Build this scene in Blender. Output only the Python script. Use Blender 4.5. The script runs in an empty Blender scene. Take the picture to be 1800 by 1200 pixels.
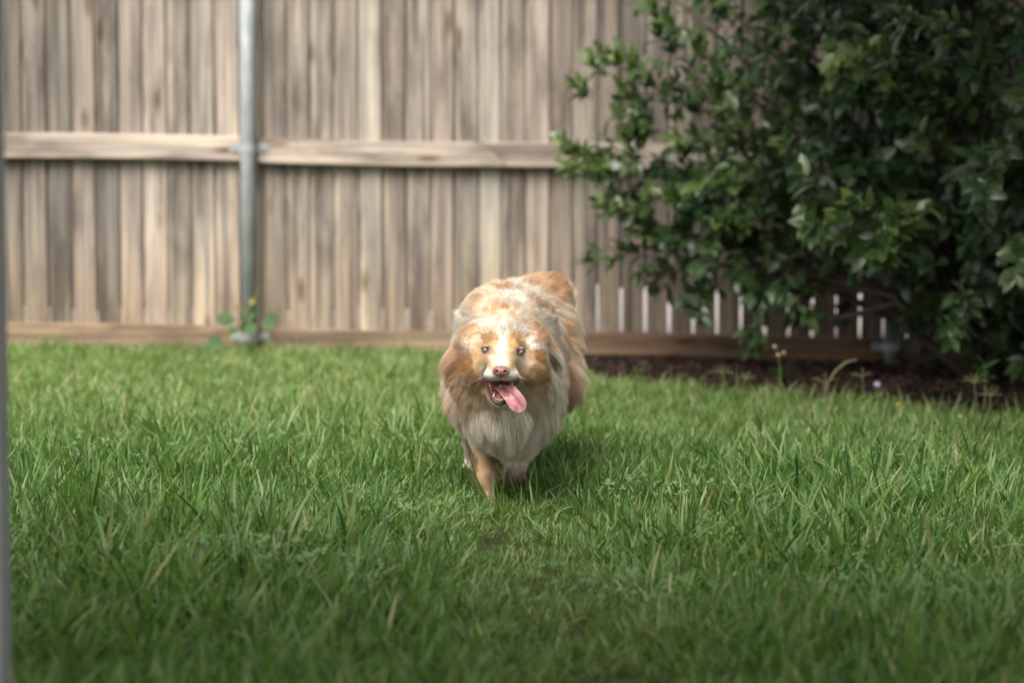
import bpy, math, random
import numpy as np
from mathutils import Vector, Matrix, Euler, Quaternion
from mathutils.bvhtree import BVHTree
from mathutils.kdtree import KDTree

random.seed(7)
RNG = np.random.default_rng(7)
SC = bpy.context.scene
COL = SC.collection
R = math.radians

# ------------------------------------------------------------------ camera
CAM_H, PITCH, FPX = 0.69, 0.0665, 4250.0
cam_d = bpy.data.cameras.new('camera')
cam = bpy.data.objects.new('camera', cam_d)
COL.objects.link(cam)
SC.camera = cam
cam.location = (0, 0, CAM_H)
cam.rotation_euler = (math.pi / 2 - PITCH, 0, 0)
cam_d.sensor_width = 36
cam_d.lens = 85.0
cam_d.clip_end = 400
cam_d.dof.use_dof = True
cam_d.dof.focus_distance = 4.90
cam_d.dof.aperture_fstop = 3.0
cam_d.dof.aperture_blades = 9

# ------------------------------------------------------------------ light
SUN_EL, SUN_AZ = R(54), R(203)      # azimuth of the sun, measured from +Y towards +X
world = bpy.data.worlds.new('World')
SC.world = world
world.use_nodes = True
wn = world.node_tree
wn.nodes.clear()
sky = wn.nodes.new('ShaderNodeTexSky')
sky.sky_type = 'NISHITA'
sky.sun_disc = False
sky.sun_elevation = SUN_EL
sky.sun_rotation = SUN_AZ
sky.dust_density = 4.0
sky.air_density = 1.0
sky.ozone_density = 1.0
hsv = wn.nodes.new('ShaderNodeHueSaturation')
hsv.inputs['Saturation'].default_value = 0.12
bg = wn.nodes.new('ShaderNodeBackground')
bg.inputs['Strength'].default_value = 0.15
wo = wn.nodes.new('ShaderNodeOutputWorld')
wn.links.new(sky.outputs[0], hsv.inputs['Color'])
wbal = wn.nodes.new('ShaderNodeMix'); wbal.data_type = 'RGBA'; wbal.blend_type = 'MULTIPLY'; wbal.inputs[0].default_value = 1.0
wbal.inputs[7].default_value = (1.0, 0.965, 0.91, 1)
wn.links.new(hsv.outputs[0], wbal.inputs[6])
wn.links.new(wbal.outputs[2], bg.inputs['Color'])
wn.links.new(bg.outputs[0], wo.inputs['Surface'])
sun_d = bpy.data.lights.new('sun', 'SUN')
sun_d.energy = 3.3
sun_d.angle = R(42)
sun_d.color = (1.0, 0.95, 0.87)
sun = bpy.data.objects.new('sun', sun_d)
COL.objects.link(sun)
sdir = Vector((math.sin(SUN_AZ) * math.cos(SUN_EL), math.cos(SUN_AZ) * math.cos(SUN_EL), math.sin(SUN_EL)))
sun.rotation_euler = sdir.to_track_quat('Z', 'Y').to_euler()
SC.view_settings.view_transform = 'Standard'
SC.view_settings.look = 'None'
SC.view_settings.gamma = 1
SC.view_settings.use_curve_mapping = False
SC.view_settings.exposure = 0.84
SC.render.engine = 'CYCLES'
SC.cycles.max_bounces = 16
SC.cycles.diffuse_bounces = 16
SC.cycles.transmission_bounces = 16
SC.cycles.transparent_max_bounces = 8
SC.cycles.use_denoising = True
SC.cycles_curves.shape = 'RIBBONS'
SC.cycles_curves.subdivisions = 2

# ------------------------------------------------------------------ helpers
def W(px, py, Y):
    """point of the place seen at (px, py) of the 1800 px wide photo at depth Y"""
    u, v = (px - 900) / FPX, -(py - 600) / FPX
    cp, sp = math.cos(PITCH), math.sin(PITCH)
    d = (u, cp + v * sp, -sp + v * cp)
    t = Y / d[1]
    return np.array([d[0] * t, Y, CAM_H + d[2] * t])

SLOPE = -0.0158
def gz(x, y):
    return SLOPE * x

def hash3(ix, iy, iz, seed):
    n = (ix.astype(np.int64) * 374761393 + iy.astype(np.int64) * 668265263 + iz.astype(np.int64) * 2147483647 + seed * 974634777)
    n = (n ^ (n >> 13)) * 1274126177
    n = n ^ (n >> 16)
    return (n & 0xffff) / 65535.0

def vnoise(p, scale=1.0, seed=0):
    p = np.asarray(p, float) * scale
    i = np.floor(p)
    f = p - i
    f = f * f * (3 - 2 * f)
    i = i.astype(np.int64)
    r = 0
    for dx in (0, 1):
        for dy in (0, 1):
            for dz in (0, 1):
                w = (f[:, 0] if dx else 1 - f[:, 0]) * (f[:, 1] if dy else 1 - f[:, 1]) * (f[:, 2] if dz else 1 - f[:, 2])
                r = r + w * hash3(i[:, 0] + dx, i[:, 1] + dy, i[:, 2] + dz, seed)
    return r

def fbm(p, scale=1.0, seed=0, oct=3):
    r, a, s = 0, 0.5, 0
    for k in range(oct):
        r = r + a * vnoise(p, scale * 2 ** k, seed + k * 17)
        s += a
        a *= 0.5
    return r / s

def tag(o, label=None, cat=None, group=None, kind=None):
    if label: o['label'] = label
    if cat: o['category'] = cat
    if group: o['group'] = group
    if kind: o['kind'] = kind
    return o

def empty(name, loc=(0, 0, 0)):
    o = bpy.data.objects.new(name, None)
    o.empty_display_size = 0.1
    o.location = loc
    COL.objects.link(o)
    return o

def mesh_obj(name, verts, faces, mat=None, parent=None, smooth=False, loc=None, data=None):
    me = data
    if me is None:
        me = bpy.data.meshes.new(name)
        me.from_pydata([tuple(v) for v in verts], [], faces)
        if mat: me.materials.append(mat)
        if smooth:
            me.polygons.foreach_set('use_smooth', [True] * len(me.polygons))
        me.update()
    o = bpy.data.objects.new(name, me)
    if parent: o.parent = parent
    if loc is not None: o.location = loc
    COL.objects.link(o)
    return o

class MB:
    """collects shapes for one mesh object"""
    def __init__(s): s.v = []; s.f = []
    def add(s, vs, fs):
        n = len(s.v)
        s.v += [tuple(v) for v in vs]
        s.f += [tuple(i + n for i in f) for f in fs]
    def box(s, a, b, bev=0.0):
        x0, y0, z0 = a; x1, y1, z1 = b
        if bev <= 0:
            vs = [(x, y, z) for z in (z0, z1) for y in (y0, y1) for x in (x0, x1)]
            s.add(vs, [(0, 2, 3, 1), (4, 5, 7, 6), (0, 1, 5, 4), (2, 6, 7, 3), (0, 4, 6, 2), (1, 3, 7, 5)])
        else:
            ring = [(x0 + bev, y0), (x1 - bev, y0), (x1, y0 + bev), (x1, y1 - bev), (x1 - bev, y1), (x0 + bev, y1), (x0, y1 - bev), (x0, y0 + bev)]
            vs = [(x, y, z0) for x, y in ring] + [(x, y, z1) for x, y in ring]
            fs = [(i, (i + 1) % 8, 8 + (i + 1) % 8, 8 + i) for i in range(8)] + [tuple(range(7, -1, -1)), tuple(range(8, 16))]
            s.add(vs, fs)
    def tube(s, pts, rad, n=8, cap=True):
        pts = [Vector(p) for p in pts]
        rad = rad if hasattr(rad, '__len__') else [rad] * len(pts)
        vs = []; fs = []
        up = None
        for i, p in enumerate(pts):
            t = (pts[min(i + 1, len(pts) - 1)] - pts[max(i - 1, 0)]).normalized()
            if up is None:
                up = t.orthogonal().normalized()
            a = (up - t * up.dot(t)).normalized()
            up = a
            b = t.cross(a)
            for k in range(n):
                an = 2 * math.pi * k / n
                vs.append(p + (a * math.cos(an) + b * math.sin(an)) * rad[i])
        for i in range(len(pts) - 1):
            for k in range(n):
                fs.append((i * n + k, i * n + (k + 1) % n, (i + 1) * n + (k + 1) % n, (i + 1) * n + k))
        if cap:
            fs.append(tuple(range(n - 1, -1, -1)))
            fs.append(tuple((len(pts) - 1) * n + k for k in range(n)))
        s.add(vs, fs)
    def build(s, name, mat, parent=None, smooth=False, loc=None):
        return mesh_obj(name, s.v, s.f, mat, parent, smooth, loc)

# ---- material helper
class Mat:
    def __init__(s, name, rough=0.7, spec=0.3):
        s.m = bpy.data.materials.new(name)
        s.m.use_nodes = True
        s.nt = s.m.node_tree
        s.b = s.nt.nodes['Principled BSDF']
        s.b.inputs['Roughness'].default_value = rough
        s.b.inputs['Specular IOR Level'].default_value = spec
        s.out = s.nt.nodes['Material Output']
    def n(s, t, **kw):
        nd = s.nt.nodes.new(t)
        for k, v in kw.items(): setattr(nd, k, v)
        return nd
    def l(s, a, b): s.nt.links.new(a, b)
    def coord(s, scale=(1, 1, 1), kind='Object', rand=False):
        tc = s.n('ShaderNodeTexCoord')
        mp = s.n('ShaderNodeMapping')
        mp.inputs['Scale'].default_value = scale
        s.l(tc.outputs[kind], mp.inputs['Vector'])
        if rand:
            oi = s.n('ShaderNodeObjectInfo')
            mu = s.n('ShaderNodeMath', operation='MULTIPLY'); mu.inputs[1].default_value = 37.0
            s.l(oi.outputs['Random'], mu.inputs[0])
            s.l(mu.outputs[0], mp.inputs['Location'])
        return mp.outputs[0]
    def noise(s, vec, scale=5, detail=4, rough=0.5):
        nd = s.n('ShaderNodeTexNoise')
        nd.inputs['Scale'].default_value = scale
        nd.inputs['Detail'].default_value = detail
        nd.inputs['Roughness'].default_value = rough
        s.l(vec, nd.inputs['Vector'])
        return nd.outputs['Fac']
    def ramp(s, fac, stops):
        r = s.n('ShaderNodeValToRGB')
        cr = r.color_ramp
        while len(cr.elements) < len(stops): cr.elements.new(0.5)
        for e, (p, c) in zip(cr.elements, stops):
            e.position = p; e.color = (*c, 1) if len(c) == 3 else c
        s.l(fac, r.inputs[0])
        return r.outputs[0]
    def mix(s, fac, a, b, mode='MIX'):
        m = s.n('ShaderNodeMix', data_type='RGBA', blend_type=mode)
        if isinstance(fac, (int, float)): m.inputs[0].default_value = fac
        else: s.l(fac, m.inputs[0])
        for k, v in ((6, a), (7, b)):
            if isinstance(v, tuple): m.inputs[k].default_value = (*v, 1)
            else: s.l(v, m.inputs[k])
        return m.outputs[2]
    def math(s, op, a, b=None, clamp=False):
        m = s.n('ShaderNodeMath', operation=op); m.use_clamp = clamp
        for k, v in ((0, a), (1, b)):
            if v is None: continue
            if isinstance(v, (int, float)): m.inputs[k].default_value = v
            else: s.l(v, m.inputs[k])
        return m.outputs[0]
    def bump(s, h, strength=0.5, dist=0.003):
        b = s.n('ShaderNodeBump')
        b.inputs['Strength'].default_value = strength
        b.inputs['Distance'].default_value = dist
        s.l(h, b.inputs['Height'])
        s.l(b.outputs[0], s.b.inputs['Normal'])
    def base(s, c):
        if isinstance(c, tuple): s.b.inputs['Base Color'].default_value = (*c, 1)
        else: s.l(c, s.b.inputs['Base Color'])
        return s.m

def plain(name, c, rough=0.6, spec=0.3, metal=0.0):
    m = Mat(name, rough, spec)
    v = m.coord()
    nf = m.noise(v, 40, 3)
    m.b.inputs['Metallic'].default_value = metal
    d = tuple(x * 0.75 for x in c); e = tuple(min(1, x * 1.2) for x in c)
    return m.base(m.ramp(nf, [(0.3, d), (0.7, e)]))

# wood: colour comes from obj.color (tone of that board), grain from stretched noise
def wood_mat(name, vertical=True, stain=True):
    m = Mat(name, 0.85, 0.15)
    sc = (34, 34, 0.9) if vertical else (0.9, 34, 34)
    v = m.coord(sc, rand=True)
    g = m.noise(v, 1.6, 6, 0.62)
    v2 = m.coord((22, 22, .9) if vertical else (1.1, 18, 18), rand=True)
    g2 = m.noise(v2, 1.5, 3, 0.55)
    oi = m.n('ShaderNodeObjectInfo')
    grain = m.ramp(g, [(0.22, (0.42, 0.38, 0.35)), (0.46, (0.86, 0.84, 0.82)), (0.62, (1.05, 1.03, 1.0)), (0.85, (1.3, 1.28, 1.27))])
    c = m.mix(1.0, oi.outputs['Color'], grain, 'MULTIPLY')
    warm = m.ramp(g2, [(0.33, (0.62, 0.60, 0.62)), (0.52, (0.98, 0.96, 0.95)), (0.68, (1.34, 1.28, 1.20))])
    c = m.mix(1.0, c, warm, 'MULTIPLY')
    vs_ = m.coord((7, 7, 1.6) if vertical else (1.6, 7, 7), rand=True)
    g3 = m.noise(vs_, 1.4, 5, 0.6)
    c = m.mix(1.0, c, m.ramp(g3, [(.36, (.56, .54, .53)), (.50, (.95, .94, .93)), (.66, (1.10, 1.08, 1.06))]), 'MULTIPLY')
    # knots
    vk = m.coord((11, 11, 3.2) if vertical else (3.2, 11, 11), rand=True)
    vo = m.n('ShaderNodeTexVoronoi'); vo.inputs['Scale'].default_value = 1.0
    m.l(vk, vo.inputs['Vector'])
    kn = m.ramp(vo.outputs['Distance'], [(0.06, (0.30, 0.22, 0.17)), (0.13, (0.62, 0.55, 0.5)), (0.2, (1, 1, 1))])
    c = m.mix(0.75, c, kn, 'MULTIPLY')
    if stain:
        tc = m.n('ShaderNodeNewGeometry')
        sx = m.n('ShaderNodeSeparateXYZ'); m.l(tc.outputs['Position'], sx.inputs[0])
        h = m.math('MULTIPLY', g2, 0.55)
        zz = m.math('SUBTRACT', sx.outputs['Z'], h)
        fac = m.math('MULTIPLY_ADD', zz, -3.2); 
        m.nt.nodes[-1].inputs[2].default_value = 0.75; m.nt.nodes[-1].use_clamp = True
        c = m.mix(m.math('MULTIPLY', fac, 0.6), c, m.mix(1.0, c, (1.03, 0.90, 0.75), 'MULTIPLY'))
    m.base(c)
    m.bump(g, 0.6, 0.003)
    return m.m

M_PICK = wood_mat('weathered_picket_wood')
M_RAIL = wood_mat('weathered_rail_wood', vertical=False)
mg = Mat('galvanised_steel', 0.6, 0.3)
mg.b.inputs['Metallic'].default_value = 0.1
vv = mg.coord((1, 1, 0.3)); ng = mg.noise(vv, 30, 4)
mg.bump(ng, 0.15, 0.002)
M_GALV = mg.base(mg.ramp(ng, [(0.3, (0.22, 0.245, 0.255)), (0.7, (0.36, 0.385, 0.395))]))

# ------------------------------------------------------------------ ground
gm = Mat('soil_under_the_grass', 0.95, 0.1)
v = gm.coord(); n1 = gm.noise(v, 35, 5, 0.7)
M_GROUND = gm.base(gm.ramp(n1, [(0.3, (0.018, 0.022, 0.008)), (0.55, (0.035, 0.045, 0.014)), (0.75, (0.07, 0.055, 0.03))]))
gm.bump(n1, 0.8, 0.01)
xs = np.concatenate([[-60, -20, -8], np.linspace(-4, 4, 41), [8, 20, 60]])
ys = np.concatenate([[-30, -6], np.linspace(0, 9.6, 49), [12, 25, 70]])
gv = [(x, y, SLOPE * max(-8, min(8, x)) + (0.008 * math.sin(x * 3.1 + y) * math.cos(y * 2.3) if abs(x) < 4 and 0 < y < 9 else 0)) for y in ys for x in xs]
nx = len(xs)
gf = [(j * nx + i, j * nx + i + 1, (j + 1) * nx + i + 1, (j + 1) * nx + i) for j in range(len(ys) - 1) for i in range(nx - 1)]
tag(mesh_obj('ground', gv, gf, M_GROUND), kind='structure')

def bed_edge(x):
    return np.interp(x, [-3.5, -0.2, 0.12, 0.27, 0.7, 1.5, 3.0, 4.5], [9.5, 9.3, 8.55, 8.2, 7.62, 7.05, 6.6, 6.3])

# mulch bed sheet
bm_ = Mat('dark_brown_mulch', 0.95, 0.1)
v = bm_.coord(); n1 = bm_.noise(v, 60, 5, 0.7)
M_MULCH = bm_.base(bm_.ramp(n1, [(0.3, (0.010, 0.007, 0.006)), (0.6, (0.026, 0.016, 0.012)), (0.8, (0.055, 0.037, 0.029))]))
bm_.bump(n1, 1.0, 0.012)
bxs = np.linspace(-0.15, 4.4, 70); vs = []; fs = []
NB = 24
for x in bxs:
    e = bed_edge(x) + 0.04 * math.sin(x * 9) + 0.03 * math.sin(x * 23)
    for k in range(NB + 1):
        y = e + (9.6 - e) * k / NB
        vs.append((x, y, gz(x, y) + 0.012 + 0.012 * math.sin(x * 14 + k) * math.sin(y * 11)))
for i in range(len(bxs) - 1):
    for k in range(NB):
        a = i * (NB + 1) + k
        fs.append((a, a + NB + 1, a + NB + 2, a + 1))
tag(mesh_obj('planting_bed', vs, fs, M_MULCH, smooth=True), kind='structure')
# mulch chips: stuff
mb = MB()
chips_v, chips_f = [], []
for i in range(5200):
    x = random.uniform(-0.05, 3.2); e = float(bed_edge(x))
    y = e + (9.3 - e) * random.random() ** 1.3 - 0.06
    L, w, t = random.uniform(0.012, 0.04), random.uniform(0.005, 0.013), random.uniform(0.002, 0.006)
    M = Matrix.Translation((x, y, gz(x, y) + 0.018 + random.uniform(0, 0.014))) @ Euler((random.uniform(-.5, .5), random.uniform(-.5, .5), random.uniform(0, 6.3))).to_matrix().to_4x4()
    b = [M @ Vector((sx * L / 2, sy * w / 2, sz * t / 2)) for sz in (-1, 1) for sy in (-1, 1) for sx in (-1, 1)]
    n = len(chips_v); chips_v += b
    chips_f += [tuple(n + q for q in f) for f in [(0, 2, 3, 1), (4, 5, 7, 6), (0, 1, 5, 4), (2, 6, 7, 3), (0, 4, 6, 2), (1, 3, 7, 5)]]
cm = Mat('mulch_chip', 0.9, 0.15); v = cm.coord(); n1 = cm.noise(v, 22, 2)
tag(mesh_obj('mulch_chips', chips_v, chips_f, cm.base(cm.ramp(n1, [(0.35, (0.014, 0.009, 0.007)), (0.55, (0.04, 0.024, 0.018)), (0.75, (0.10, 0.07, 0.052))]))),
    'loose brown mulch chips scattered over the bed under the shrub', 'mulch', kind='stuff')

# ------------------------------------------------------------------ wooden fence
FY = 9.20                                  # front face of the rails
fence = empty('wooden_fence', (0, FY, 0))
tag(fence, 'tall weathered board fence with horizontal rails across the back of the yard', 'fence')
def F(x, y, z): return (x, y - FY, z)
PITCH_P = 0.0913
def picket_mesh(w, t, h, seed):
    r = random.Random(seed)
    vs = []; fs = []
    zs = [0, h * .2, h * .45, h * .7, h]
    cup = r.uniform(-0.002, 0.003)
    for z in zs:
        dx = r.uniform(-.0015, .0015); dw = r.uniform(-.0015, .0015); dy = r.uniform(-.0012, .0012)
        b = 0.003
        for (x, y) in ((-w / 2 - dw, b), (-w / 2 - dw + b, 0), (0, cup), (w / 2 + dw - b, 0), (w / 2 + dw, b), (w / 2 + dw, t), (-w / 2 - dw, t)):
            vs.append((x + dx, y + dy, z))
    n = 7
    for i in range(len(zs) - 1):
        for k in range(n):
            fs.append((i * n + k, i * n + (k + 1) % n, (i + 1) * n + (k + 1) % n, (i + 1) * n + k))
    fs.append(tuple(range(n - 1, -1, -1))); fs.append(tuple((len(zs) - 1) * n + k for k in range(n)))
    me = bpy.data.meshes.new('picket')
    me.from_pydata(vs, [], fs); me.materials.append(M_PICK); me.update()
    return me
pick_meshes = [picket_mesh(0.0825, 0.016, 1.84, s) for s in range(6)]
pick_narrow = [picket_mesh(w, 0.016, 1.84, 20 + s) for s, w in enumerate((.076, .079, .082, .078, .081, .080))]
batten_meshes = [picket_mesh(0.062, 0.015, 1.55, s + 50) for s in range(4)]
LT = np.array([0.42, 0.388, 0.355]); MT = np.array([0.290, 0.264, 0.240]); DK = np.array([0.205, 0.187, 0.172])
tones = {-21: -.9, -20: -.4, -19: -.75, -18: .25, -17: -.55, -16: .15, -15: 1.25, -14: -.1, -13: .35, -12: .7, -11: 0.1, -10: -.1, -9: .3, -8: .1, -7: -.1, -6: .5, -5: .0, -4: .8, -3: .2, -2: .1, -1: 1.0, 0: .0, 1: .55, 2: -.1, 3: .2}
POSTX = float(W(436, 300, 9.165)[0])
x_first = (W(62, 300, 9.24)[0]) + 20 * PITCH_P
for k in range(-44, 36):
    x = x_first + k * PITCH_P
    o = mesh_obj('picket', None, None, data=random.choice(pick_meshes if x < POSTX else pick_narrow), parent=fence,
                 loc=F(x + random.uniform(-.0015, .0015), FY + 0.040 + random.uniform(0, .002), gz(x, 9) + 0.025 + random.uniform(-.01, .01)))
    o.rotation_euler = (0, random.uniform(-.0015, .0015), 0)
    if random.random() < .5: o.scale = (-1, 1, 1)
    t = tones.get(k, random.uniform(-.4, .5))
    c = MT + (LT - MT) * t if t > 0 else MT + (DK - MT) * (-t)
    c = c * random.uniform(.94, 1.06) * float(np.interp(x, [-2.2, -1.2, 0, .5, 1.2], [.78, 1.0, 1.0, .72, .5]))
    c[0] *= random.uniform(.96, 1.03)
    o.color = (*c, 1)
    # second layer: a board behind every gap, ending above the ground
    xb = x + PITCH_P / 2
    zb = float(np.interp(xb, [-2.0, -0.1, 0.3, 2.0], [.17, .20, .29, .29])) + random.uniform(-.012, .012)
    if k in (-12, -13, -11): zb = 0.14
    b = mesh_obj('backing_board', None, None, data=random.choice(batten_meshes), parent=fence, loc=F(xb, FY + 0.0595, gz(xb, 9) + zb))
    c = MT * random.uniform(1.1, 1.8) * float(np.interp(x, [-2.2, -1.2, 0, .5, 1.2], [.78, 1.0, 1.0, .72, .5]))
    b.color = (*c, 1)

def rail(x0, x1, z0, tone, h=0.095, skew0=0.0, skew1=0.0):
    vs = []; fs = []
    nn = 12; b = .004
    for i in range(nn + 1):
        u = i / nn
        x = x0 + (x1 - x0) * u
        zc = z0 + SLOPE * x + 0.004 * math.sin(x * 3.3)
        sk = skew0 * (1 - u) + skew1 * u if i in (0, nn) else 0
        for (y, z) in ((0, b), (0, h - b), (b, h), (.038, h), (.038, 0), (b, 0)):
            vs.append((x + sk * (z / h - .5), y, zc + z - h / 2))
    n = 6
    for i in range(nn):
        for k in range(n):
            fs.append((i * n + k, (i + 1) * n + k, (i + 1) * n + (k + 1) % n, i * n + (k + 1) % n))
    fs.append(tuple(range(n))); fs.append(tuple(nn * n + k for k in range(n - 1, -1, -1)))
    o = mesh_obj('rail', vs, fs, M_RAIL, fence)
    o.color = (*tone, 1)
    return o
POSTX = float(W(436, 300, 9.165)[0])
ZM = W(900, 271, FY)[2]; ZBOT = W(900, 604, FY)[2]
RT = (0.43, 0.385, 0.345); RB = (0.25, 0.208, 0.168)
rail(POSTX - 2.44, POSTX - .001, ZM + .002, RT)
xj = float(W(872, 265, FY)[0])
rail(POSTX + .001, xj - .002, ZM - .002, tuple(x * 1.0 for x in RT), skew1=-.09)
rail(xj + .002, POSTX + 2.44, ZM - .003, tuple(x * .93 for x in RT), skew0=-.09)
rail(POSTX + 2.442, POSTX + 4.88, ZM, RT)
rail(POSTX - 4.88, POSTX - 2.442, ZM, RT); rail(POSTX - 4.88, POSTX - 2.442, ZBOT, RB, .088)
rail(POSTX - 2.44, POSTX - .001, ZBOT + .004, RB, .088)
rail(POSTX + .001, .10, ZBOT, RB, .088)
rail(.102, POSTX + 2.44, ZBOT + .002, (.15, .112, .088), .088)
rail(POSTX + 2.442, POSTX + 4.88, ZBOT, RB, .088)
rail(POSTX - 2.44, POSTX + 2.44, ZM + .72, RT)
def post(x):
    mb = MB()
    mb.tube([(0, 0, -.05), (0, 0, 1.0), (0, 0, 1.9)], .0302, 20)
    p = mb.build('metal_post', M_GALV, fence, smooth=True, loc=F(x, FY - .034, gz(x, 9)))
    p.data.shade_auto_smooth if False else None
    for zc in (ZM + .006 + SLOPE * x, ZBOT + .012 + SLOPE * x, ZM + .73 + SLOPE * x):
        zc = zc - gz(x, 9)
        b = MB()
        arc = [(math.cos(a) * .0325, -math.sin(a) * .0325) for a in np.linspace(-.15, math.pi + .15, 13)]
        prof = [(.072, .030)] + [(.036, .030)] + [(px_, py_) for px_, py_ in arc] + [(-.036, .030), (-.072, .030)]
        hh = .016
        outer = prof
        inner = [(px_ * (.93 if abs(px_) < .034 else 1), py_ * .93 if abs(px_) < .034 else py_ + .0025) for px_, py_ in prof]
        n = len(prof)
        vs = [(a, c, zc - hh) for a, c in outer] + [(a, c, zc + hh) for a, c in outer] + [(a, c, zc - hh) for a, c in inner] + [(a, c, zc + hh) for a, c in inner]
        fs = []
        for i in range(n - 1):
            fs += [(i, i + 1, n + i + 1, n + i), (2 * n + i + 1, 2 * n + i, 3 * n + i, 3 * n + i + 1),
                   (n + i, n + i + 1, 3 * n + i + 1, 3 * n + i), (i + 1, i, 2 * n + i, 2 * n + i + 1)]
        b.add(vs, fs)
        for sx in (-.056, .056):
            b.tube([(sx, .0275, zc), (sx, .022, zc)], .006, 6)
        b.build('bracket', M_GALV, p)
post(POSTX); post(POSTX + 2.44); post(POSTX - 2.44)

# ------------------------------------------------------------------ beyond the fence
dm = Mat('pale_concrete', 0.9, 0.2); v = dm.coord(); n1 = dm.noise(v, 3, 5)
tag(mesh_obj('concrete_driveway', [(.15, 10.2, .03), (14, 10.2, .03), (14, 24, .03), (.25, 24, .03), (.15, 10.2, -.3), (14, 10.2, -.3)],
    [(0, 1, 2, 3), (4, 5, 1, 0)], dm.base(dm.ramp(n1, [(0.3, (.22, .20, .195)), (0.7, (.29, .265, .26))]))), kind='structure')

fy = Mat('dusty_neighbouring_yard', .95, .1); v = fy.coord(); n1 = fy.noise(v, 2, 5)
tag(mesh_obj('bare_yard', [(-14, 9.6, .24), (.15, 9.6, .012), (.25, 24, .012), (-14, 24, .24)], [(0, 1, 2, 3)], fy.base(fy.ramp(n1, [(.3, (.15, .13, .11)), (.7, (.24, .21, .18))]))), kind='structure')
# grey door post at the left edge
pm = Mat('grey_painted_post', 0.55, 0.4); v = pm.coord((1, 1, .3)); n1 = pm.noise(v, 12, 4)
pm.base(pm.ramp(n1, [(.3, (.20, .21, .235)), (.7, (.30, .31, .335))])); pm.bump(n1, .2, .002)
gx0 = W(-14, 0, 2.9); gx1 = W(3, 1200, 2.9)
mb = MB()
sl = (gx1[0] - gx0[0]) / (gx0[2] - gx1[2])
zt, zb_ = 2.4, 0.0
for (xa, xb, ya, yb) in ((-.085, 0, 0, .06),):
    f = lambda z: gx0[0] + (gx0[2] - z) * sl
    b = .006
    ring = [(xa, ya + b), (xa + b, ya), (xb - b, ya), (xb, ya + b), (xb, yb), (xa, yb)]
    vs = [(f(z) + x, 2.9 + y, z) for z in (zb_, .8, 1.6, zt) for x, y in ring]
    fs = [(i * 6 + k, i * 6 + (k + 1) % 6, (i + 1) * 6 + (k + 1) % 6, (i + 1) * 6 + k) for i in range(3) for k in range(6)] + [(5, 4, 3, 2, 1, 0), (18, 19, 20, 21, 22, 23)]
    mb.add(vs, fs)
tag(mb.build('grey_post', pm.m), 'blurred smooth grey post standing close at the left edge of the photo', 'post')

# unseen roof added above the frame to shade the nearest grass
rm = plain('shade_roof_boards', (.55, .53, .50), .9)
tag(mesh_obj('added_shade_roof', [(-4, .2, 2.62), (4, .2, 2.62), (4, 2.6, 2.45), (-4, 2.6, 2.45), (-4, .2, 2.76), (4, .2, 2.76), (4, 2.6, 2.6), (-4, 2.6, 2.6)],
    [(3, 2, 1, 0), (4, 5, 6, 7), (0, 1, 5, 4), (1, 2, 6, 5), (2, 3, 7, 6), (3, 0, 4, 7)], rm), kind='structure')
pf = Mat('bounce_floor_concrete', .9, .2); v = pf.coord(); n1 = pf.noise(v, 8, 5)  # unseen pale floor added to reflect light towards the dog
tag(mesh_obj('added_bounce_floor', [(-4, -4, .03), (4, -4, .03), (4, 1.9, .03), (-4, 1.9, .03), (-4, 1.9, -.1), (4, 1.9, -.1)], [(0, 1, 2, 3), (3, 2, 5, 4)],
    pf.base(pf.ramp(n1, [(.3, (.36, .34, .31)), (.7, (.46, .44, .41))]))), kind='structure')

# ------------------------------------------------------------------ leaves
def leaf_geo(L, Wd, fold=0.25, curl=0.3, n=5, tip=1.0):
    vs = [(0, 0, 0)]; fs = []
    for i in range(1, n):
        u = i / n
        w = Wd / 2 * math.sin(math.pi * u ** 0.8) ** 0.75
        z = -curl * L * u * u * .5
        x = L * u
        vs += [(x, -w, z + w * fold), (x, 0, z), (x, w, z + w * fold)]
    vs.append((L, 0, -curl * L * .5))
    fs += [(0, 1, 2), (0, 2, 3)]
    for i in range(n - 2):
        a = 1 + i * 3
        fs += [(a, a + 3, a + 4, a + 1), (a + 1, a + 4, a + 5, a + 2)]
    a = 1 + (n - 2) * 3
    fs += [(a, a + 3, a + 1), (a + 1, a + 3, a + 2)]
    return np.array(vs), fs

def leaf_mat(name, dark, light, under, rough=.28, attr=None, trans=.25, spec=.5):
    m = Mat(name, rough, spec)
    oi = m.n('ShaderNodeObjectInfo')
    at = m.n('ShaderNodeAttribute'); at.attribute_name = 'rnd'
    r = m.math('FRACT', m.math('ADD', oi.outputs['Random'], at.outputs['Fac']))
    v = m.coord(); nn_ = m.noise(v, 30, 3)
    c = m.ramp(r, [(0, dark), (0.65, tuple((a + b) / 2 for a, b in zip(dark, light))), (1, light)])
    c = m.mix(.35, c, m.ramp(nn_, [(.3, tuple(x * .6 for x in dark)), (.7, light)]))
    at2 = m.n('ShaderNodeAttribute'); at2.attribute_name = 'young_or_lit'
    c = m.mix(at2.outputs['Fac'], c, (0.16, 0.24, 0.05))
    geo = m.n('ShaderNodeNewGeometry')
    c = m.mix(geo.outputs['Backfacing'], c, m.mix(.6, c, under))
    m.base(c)
    tr = m.n('ShaderNodeBsdfTranslucent')
    m.l(m.mix(1, c, (1.3, 1.6, .6), 'MULTIPLY'), tr.inputs[0])
    mx = m.n('ShaderNodeMixShader'); mx.inputs[0].default_value = trans
    m.l(m.b.outputs[0], mx.inputs[1]); m.l(tr.outputs[0], mx.inputs[2]); m.l(mx.outputs[0], m.out.inputs[0])
    return m.m
M_LEAF = leaf_mat('glossy_shrub_leaf', (.012, .032, .013), (.044, .088, .033), (.09, .14, .07), rough=.34, spec=.5, trans=.16)
M_BARK = plain('grey_brown_bark', (.09, .07, .055), .9)

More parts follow.
